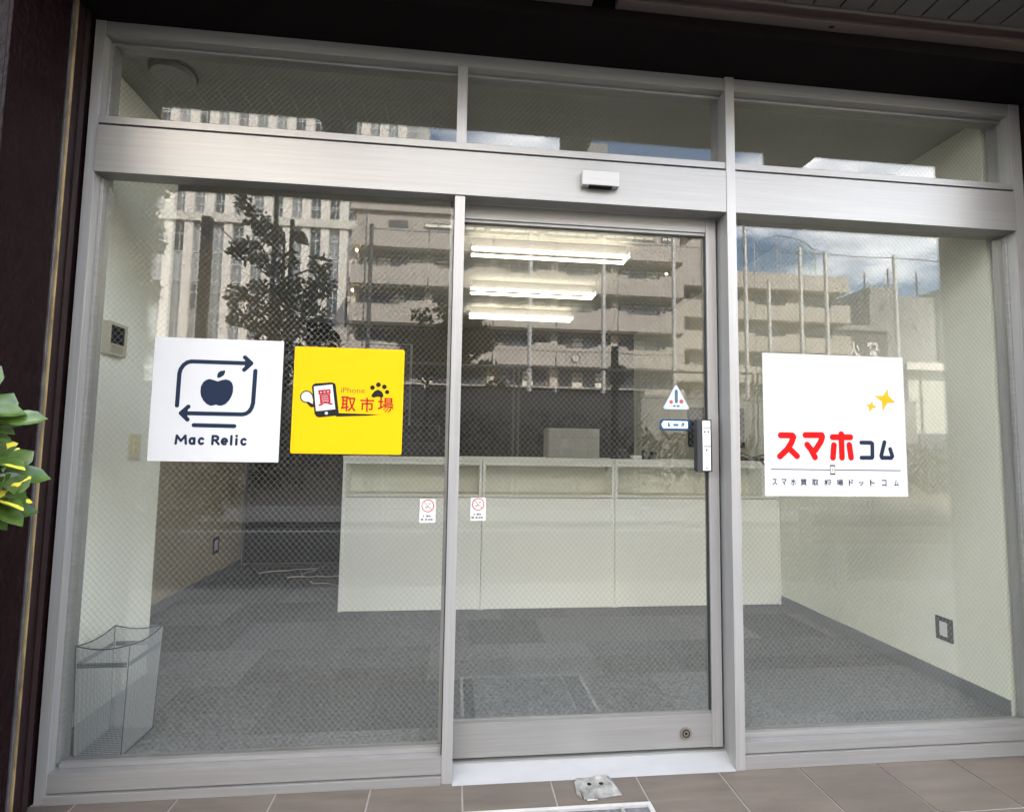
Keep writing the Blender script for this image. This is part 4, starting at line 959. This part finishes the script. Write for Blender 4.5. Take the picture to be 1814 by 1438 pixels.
wmA = winmesh(3.2, 'w', (.04, 2.1, 3.14)).mesh('window', [M_WINF2, M_PANEB]); wmB = winmesh(3.2, 'w', (.04, 2.1, 3.14)).mesh('window', [M_WINF2, M_PANE])
wmC = winmesh(2.9, 'w', (.04, 1.0, 1.9)).mesh('window', [M_WINF2, M_PANEB]); wmD = winmesh(2.9, 'w', (.04, 1.2, 1.5)).mesh('window', [M_WINF2, M_PANE])
sp = MB(); vbox(sp, 0, 1.2, 60.3, 60.6, 0, .62); spm = sp.mesh('spandrel', M_STONE)
nwin = 0
for ci, cx in enumerate(cols[7:]):
    if cx+2.2 > -3.8: continue
    for k in range(6):
        z = 6.0+3.37*k
        inst('window', wmA if rnd.random() < .75 else wmB, tw, (cx+.945+22, -V(62), z)); nwin += 1
    for k in range(4):
        z = 27.5+3.55*k
        inst('window', wmD if rnd.random() < .55 else wmC, tw, (cx+.93+22, -V(62), z)); inst('spandrel', spm, tw, (cx+.93+22, -V(62), z+2.91)); nwin += 1

# --- grey flats far right and dark hall
gf = thing('grey_flats', 'plain grey block of flats with roof antennas at the far right', 'building', (88, V(90), 0))
m = MB(); vbox(m, 80, 94, 90, 105, -.1, 31.5); m.build('main_wall', M_GREYB, gf)
m = MB(); vbox(m, 81, 86, 90.8, 100, 31.5, 33.4); m.build('lift_house', M_GREYB, gf)
m = MB(); vbox(m, 94.02, 106, 89, 105, -.1, 33.0); m.build('side_wing', M_GREYB, gf)
me = vB(-.8, .8, 88.9, 89.0, -.6, .6).mesh('window', M_STONE2)
for k in range(5): inst('window', me, gf, (97.5-88, -V(90), 29.5-4.3*k))
me = vB(-.4, .4, 89.92, 90.0, -.4, .4).mesh('vent', M_DARKB)
for k in range(6): inst('vent', me, gf, (82.5-88+(k % 2)*6.5, -V(90), 29-3.4*k))
for x, z in ((80.8, 36.5), (85.8, 37.5), (92, 37)):
    m = MB(); m.bar((x, V(92), 31.5), (x, V(92), z), .16, 5)
    for q in range(3): m.bar((x-.8, V(92), z-1-q*1.2), (x+.8, V(92), z-.8-q*1.2), .07, 4)
    m.build('antenna', M_DARKB, gf)
dh = thing('dark_hall', 'low dark hall with pale characters on its wall between the school and the flats', 'building', (75, V(85), 0))
m = MB(); vbox(m, 55, 79, 85, 98, -.1, 23.0); m.build('main_wall', M_DARKB, dh)
m = MB(); vbox(m, 54.6, 79.4, 84.5, 98.5, 23.0, 24.0); m.build('roof', M_GREYB, dh)
for x, ch in ((72.2, '火'), (76.0, '丹')):
    # seen mirrored in the glass, so the sign reads from the street side
    mm_ = text_mb(ch, -1.4, 1.4, -1.4, 1.4, 0, 0, bold=.03)
    mm_.v = [(x-a_, V(84.9), 19.6+c_) for a_, b_, c_ in mm_.v]; mm_.build('sign_character', M_STONE, dh, recalc=False)

# --- pale siding building at the right, block walls, hedge
ps = thing('siding_building', 'pale low building with panel siding at the right end of the yard', 'building', (32, V(21), 0))
m = MB(); vbox(m, 23.0, 44, 21, 30, -.1, 5.2); m.build('wall', M_PALEB2, ps)
m = MB(); vbox(m, 22.6, 44.4, 20.6, 30.4, 5.2, 5.55); m.build('roof', M_STONE, ps)
for k in range(8): m = MB(); vbox(m, 23.6+k*2.2, 23.68+k*2.2, 20.93, 20.998, -.1, 5.18); m.build('joint_strip', M_WALLC, ps)
m = MB(); vbox(m, 23.4, 25.4, 20.9, 20.99, .6, 2.2); m.build('window', M_PANE, ps)
bw = thing('block_wall', 'grey concrete block wall behind the hedge', 'wall', (6, V(20), 0))
m = MB(); vbox(m, -25, 22.4, 20, 20.2, -.1, 3.5); m.build('wall', M_WALLC, bw)
m = MB(); vbox(m, -25, 22.4, 19.95, 20.25, 3.5, 3.62); m.build('coping', M_WALLC, bw)

def leaf_cloud(m, rnd, cx, cd, cz, rx, rd, rz, n, s, hollow=.35):
    for _ in range(n):
        while True:
            a, b, c = rnd.uniform(-1, 1), rnd.uniform(-1, 1), rnd.uniform(-1, 1); q = a*a+b*b+c*c
            if hollow*hollow < q < 1: break
        p = Vector((cx+a*rx, V(cd+b*rd), cz+c*rz))
        u = Vector((rnd.gauss(0, 1), rnd.gauss(0, 1), rnd.gauss(0, 1))).normalized(); v = u.orthogonal().normalized()
        k = s*rnd.uniform(.7, 1.3)
        m.face([p-u*k, p-v*k*.45, p+u*k, p+v*k*.45])
hd = thing('hedge', 'brownish clipped hedge in front of the grey block wall', 'hedge', (4, V(14), 0))
m = MB(); hr = random.Random(5)
for i in range(30):
    x = -9+i*1.0; top = 2.35 if x < 4 else max(1.6, 2.35-.09*(x-4))
    leaf_cloud(m, hr, x, 14+hr.uniform(-.1, .1), top*.5, .75, .55, top*.55+hr.uniform(-.08, .08), 300, .11, .1)
m.build('foliage', M_HEDGE, hd, recalc=False)
m = MB()
for i in range(15): m.bar((-9+i*2, V(14), -.1), (-9+i*2, V(14), 1.5), .05, 5)
m.build('stem', M_BARK, hd)

def tree(name, label, x, d, h, trunk_r, blobs, leafm, leaf_s, seed, trunk_top=None):
    rnd = random.Random(seed)
    t = thing(name, label, 'tree', (x, V(d), -.1))
    m = MB(); tt = trunk_top or h*.8; p = Vector((x, V(d), -.1)); n = 7
    for i in range(n):
        q = Vector((x+rnd.uniform(-.08, .08), V(d)+rnd.uniform(-.08, .08), -.1+(tt+.1)*(i+1)/n))
        m.bar(p, q, trunk_r*(1-.75*i/n), 8, trunk_r*(1-.75*(i+1)/n)); p = q
    for (bx, bd, bz, rx, rd, rz, nl) in blobs:
        z0 = max(tt*.35, min(tt*.9, bz-rz*1.2)); m.bar((x, V(d), z0), (bx, V(bd), bz), trunk_r*.32, 5, trunk_r*.1)
    m.build('trunk', M_BARK, t)
    m = MB()
    for (bx, bd, bz, rx, rd, rz, nl) in blobs: leaf_cloud(m, rnd, bx, bd, bz, rx, rd, rz, nl, leaf_s, .2)
    m.build('crown', leafm, t, recalc=False)
rb = random.Random(21)
bl = [(-5.0, 14, 8.35, .25, .3, .3, 40), (-4.6, 14, 7.9, .4, .4, .3, 70), (-4.3, 14.1, 7.45, .45, .4, .35, 90), (-4.9, 13.9, 6.9, .5, .4, .4, 110), (-4.2, 14, 6.6, .45, .4, .4, 90), (-3.6, 14.1, 6.75, .3, .4, .3, 40), (-2.75, 14, 6.6, .35, .4, .35, 60), (-2.6, 14, 6.1, .35, .4, .4, 70), (-3.3, 14, 5.7, .8, .5, .5, 240), (-4.3, 14, 5.6, .7, .5, .5, 200), (-5.1, 14, 5.55, .35, .4, .35, 60), (-4.9, 14, 4.9, .4, .4, .35, 70), (-3.9, 14, 4.7, 1.0, .6, .6, 320), (-2.8, 14, 4.8, .6, .5, .6, 180), (-2.5, 14, 4.2, .5, .5, .5, 140), (-3.7, 14, 3.6, 1.2, .6, .7, 380), (-2.6, 14, 3.3, .7, .5, .5, 150)]
tree('dark_tree', 'dark broadleaf tree with clumped crown in front of the pale tower', -3.9, 14.2, 8.6, .16, bl, M_LEAFD, .13, 31, 7.6)
bl = []
for i in range(26):
    a = rb.uniform(0, 6.28); rr = rb.random()**.5
    bl.append((1.05+1.25*rr*math.cos(a), 13.2+.6*math.sin(a)*rr, 4.05+.85*rr*math.sin(a*1.0+.4)+rb.uniform(-.25, .25), .5, .45, .34, 150))
bl += [(.4, 13.2, 5.0, .35, .3, .25, 70), (1.1, 13.2, 5.15, .4, .3, .28, 90), (-.35, 13.2, 4.4, .35, .3, .25, 70), (2.35, 13.2, 3.5, .4, .3, .3, 80), (2.6, 13.2, 3.05, .35, .3, .2, 60)]
tree('round_tree', 'low spreading round tree above the hedge, left of the net poles', .55, 13.2, 5, .12, bl, M_LEAFG, .10, 41, 3.6)
bl = [(-7.3, 13.5, 8.6, .55, .4, .5, 120), (-7.6, 13.5, 7.8, .5, .4, .5, 120), (-7.35, 13.5, 7.0, .5, .4, .55, 110), (-7.7, 13.5, 6.3, .55, .4, .5, 130), (-7.4, 13.5, 5.5, .5, .4, .5, 120), (-7.8, 13.5, 4.8, .55, .4, .5, 120), (-8.3, 13.5, 6.8, .7, .5, .9, 220), (-8.2, 13.5, 5.2, .7, .5, .9, 220), (-8.0, 13.5, 8.4, .6, .5, .7, 150), (-7.5, 13.5, 4.0, .6, .4, .5, 130), (-8.1, 13.5, 3.6, .7, .5, .7, 180)]
tree('yellow_tree', 'yellow green tree at the left end of the mirrored street', -8.1, 13.6, 9, .14, bl, M_LEAFY, .14, 51, 8.0)
bl = [(-12.5+rb.uniform(-1.5, 1.5), 15+rb.uniform(-.8, .8), rb.uniform(3, 7), .9, .7, .8, 160) for i in range(14)]
tree('bushy_tree', 'broad dark bushy tree beyond the yellow one', -12.5, 15, 8, .2, bl, M_LEAFD, .15, 61, 6.5)

# --- net poles
npole = 0
def net_pole(x, d, z1, r, mt, label):
    t = thing('net_pole', label, 'pole', (x, V(d), -.1), 'tall ball net poles along the school yard')
    m = MB(); m.bar((x, V(d), -.1), (x, V(d), z1), r, 10, r*.85); m.build('shaft', mt, t)
    m = MB(); m.bar((x, V(d), z1+.001), (x, V(d), z1+.08), r*1.05, 10, r*.6); m.build('cap', mt, t)
pl_ = [(5.6, 15.6, M_POLE, 'net pole in front of the school clock bay'), (10.0, 15.6, M_POLE, 'net pole second from the round tree'), (14.35, 15.6, M_POLE, 'net pole before the right end of the near wing'),
       (18.9, 15.6, M_POLE, 'net pole in the gap between the two school wings'), (20.4, 11.7, M_POLE, 'shorter net pole before the far wing'), (22.5, 13.9, M_POLE, 'net pole left of the twin one before the far wing'),
       (24.2, 13.7, M_POLE, 'net pole at the right end of the far wing'), (28.9, 13.7, M_POLE, 'lone net pole before the grey flats'), (-3.6, 13.75, M_POLED, 'dark net pole before the left end of the school'), (1.0, 13.75, M_POLED, 'dark net pole behind the round tree')]
for x, z1, mt, lb in pl_: net_pole(x, 28, z1, .14, mt, lb)
t = thing('net_cable', 'thin steel cables strung between the net poles', 'cable', (12, V(28), 9))
m = MB()
for z in (13.6, 6.9):
    xs = [-3.6, 1.0, 5.6, 10, 14.35, 18.9, 24.2, 28.9, 36]
    for a, b in zip(xs, xs[1:]):
        mid = ((a+b)/2, V(28), z-.07); m.bar((a, V(28), z), mid, .03, 4); m.bar(mid, (b, V(28), z), .03, 4)
m.build('strand', M_POLED, t, recalc=False)

# --- street poles
t = thing('street_lamp', 'dark street lamp post with a boxy lamp head beside the dark tree', 'street lamp', (-3.65, V(14.8), -.1))
m = MB(); m.bar((-3.85, V(14.8), -.1), (-3.85, V(14.8), 8.3), .07, 8); m.build('post', M_POLED, t)
m = MB(); m.prism([(-3.82, 7.9), (-3.45, 7.9), (-3.33, 7.55), (-3.72, 7.6)], 'y', V(14.95), V(14.65)); m.build('lamp_head', M_POLED, t, bevel=.02)
t = thing('dark_mast', 'thin tall dark mast rising through the dark tree', 'pole', (-4.2, V(14.5), -.1))
m = MB(); m.bar((-4.25, V(14.5), -.1), (-4.25, V(14.5), 10.5), .075, 8); m.build('shaft', M_POLED, t)
t = thing('concrete_post', 'square concrete post with a stay wire left of the dark tree', 'pole', (-6, V(14), -.1))
m = MB(); vbox(m, -6.14, -5.88, 13.9, 14.1, -.1, 7.9); m.build('shaft', mat('post_concrete', (.17, .155, .13), .9), t)
m = MB(); m.bar((-5.9, V(14), 7.85), (-4.6, V(14), 6.6), .018, 4); m.build('stay_wire', M_POLED, t)
t = thing('utility_pole', 'dark utility pole with a small box behind the fence', 'pole', (6.5, V(14.4), -.1))
m = MB(); m.bar((6.52, V(14.4), -.1), (6.52, V(14.4), 4.55), .13, 10, .12); m.build('shaft', M_POLED, t)
m = MB(); vbox(m, 6.3, 6.72, 14.0, 14.26, 3.3, 3.9); m.build('meter_box', M_POLED, t, bevel=.02)

# --- chain link fence at the far pavement
cf = thing('chain_link_fence', 'pale green pipe framed chain link fence along the far pavement', 'fence', (4, V(8), 0))
px_ = [-4.74, -2.30, .14, 2.58, 5.02, 7.46, 9.9, 12.3, 14.7]
for x in px_:
    m = MB(); m.bar((x-.05, V(8), -.05), (x-.05, V(8), 2.83), .024, 8); m.bar((x+.05, V(8), -.05), (x+.05, V(8), 2.83), .024, 8); m.build('post', M_FENCE, cf)
for a, b in zip(px_, px_[1:]):
    m = MB(); m.bar((a+.05, V(8), 2.82), (b-.05, V(8), 2.82), .024, 8); m.bar((a+.05, V(8), .1), (b-.05, V(8), .1), .02, 8); m.build('rail', M_FENCE, cf)
m = MB()
for s in (1, -1):
    for k in range(int(22/.16)):
        x = -7+k*.16
        a = (x, .1); b = (x+s*2.7, 2.8)
        if min(a[0], b[0]) < -4.7 or max(a[0], b[0]) > 14.7: continue
        m.bar((a[0], V(8.002+s*.004), a[1]), (b[0], V(8.002+s*.004), b[1]), .0022, 3)
m.build('chain_link', M_MESHW, cf, recalc=False)['kind'] = 'stuff'

# --- guard rail by the kerb
gr = thing('guard_rail', 'white steel guard rail with a rounded end by the kerb', 'guard rail', (6.5, -2.35, 0))
m = MB(); yy = -2.38
prof = [(-.16, .0), (-.11, .035), (-.05, .035), (0, .0), (.05, .035), (.11, .035), (.16, .0)]
xs = [4.62]+[4.8+i*.5 for i in range(22)]
for (za, oa), (zb, ob) in zip(prof, prof[1:]):
    for xa, xb in zip(xs, xs[1:]): m.face([(xa, yy+oa, .58+za), (xb, yy+oa, .58+za), (xb, yy+ob, .58+zb), (xa, yy+ob, .58+zb)])
m.build('beam', mat('white_rail_paint', (.72, .72, .70), .5, .1, var=.06, vscale=5), gr, recalc=False)
m = MB(); m.bar((4.62, yy+.01, .42), (4.62, yy+.01, .74), .05, 10); m.build('end_cap', mat('white_rail_paint', (.72,)*3), gr)
for x in (5.0, 7.0, 9.0, 11.0, 13.0, 15.0): m = MB(); m.bar((x, yy-.06, -.01), (x, yy-.06, .70), .055, 10); m.build('post', mat('white_rail_paint', (.72,)*3), gr)
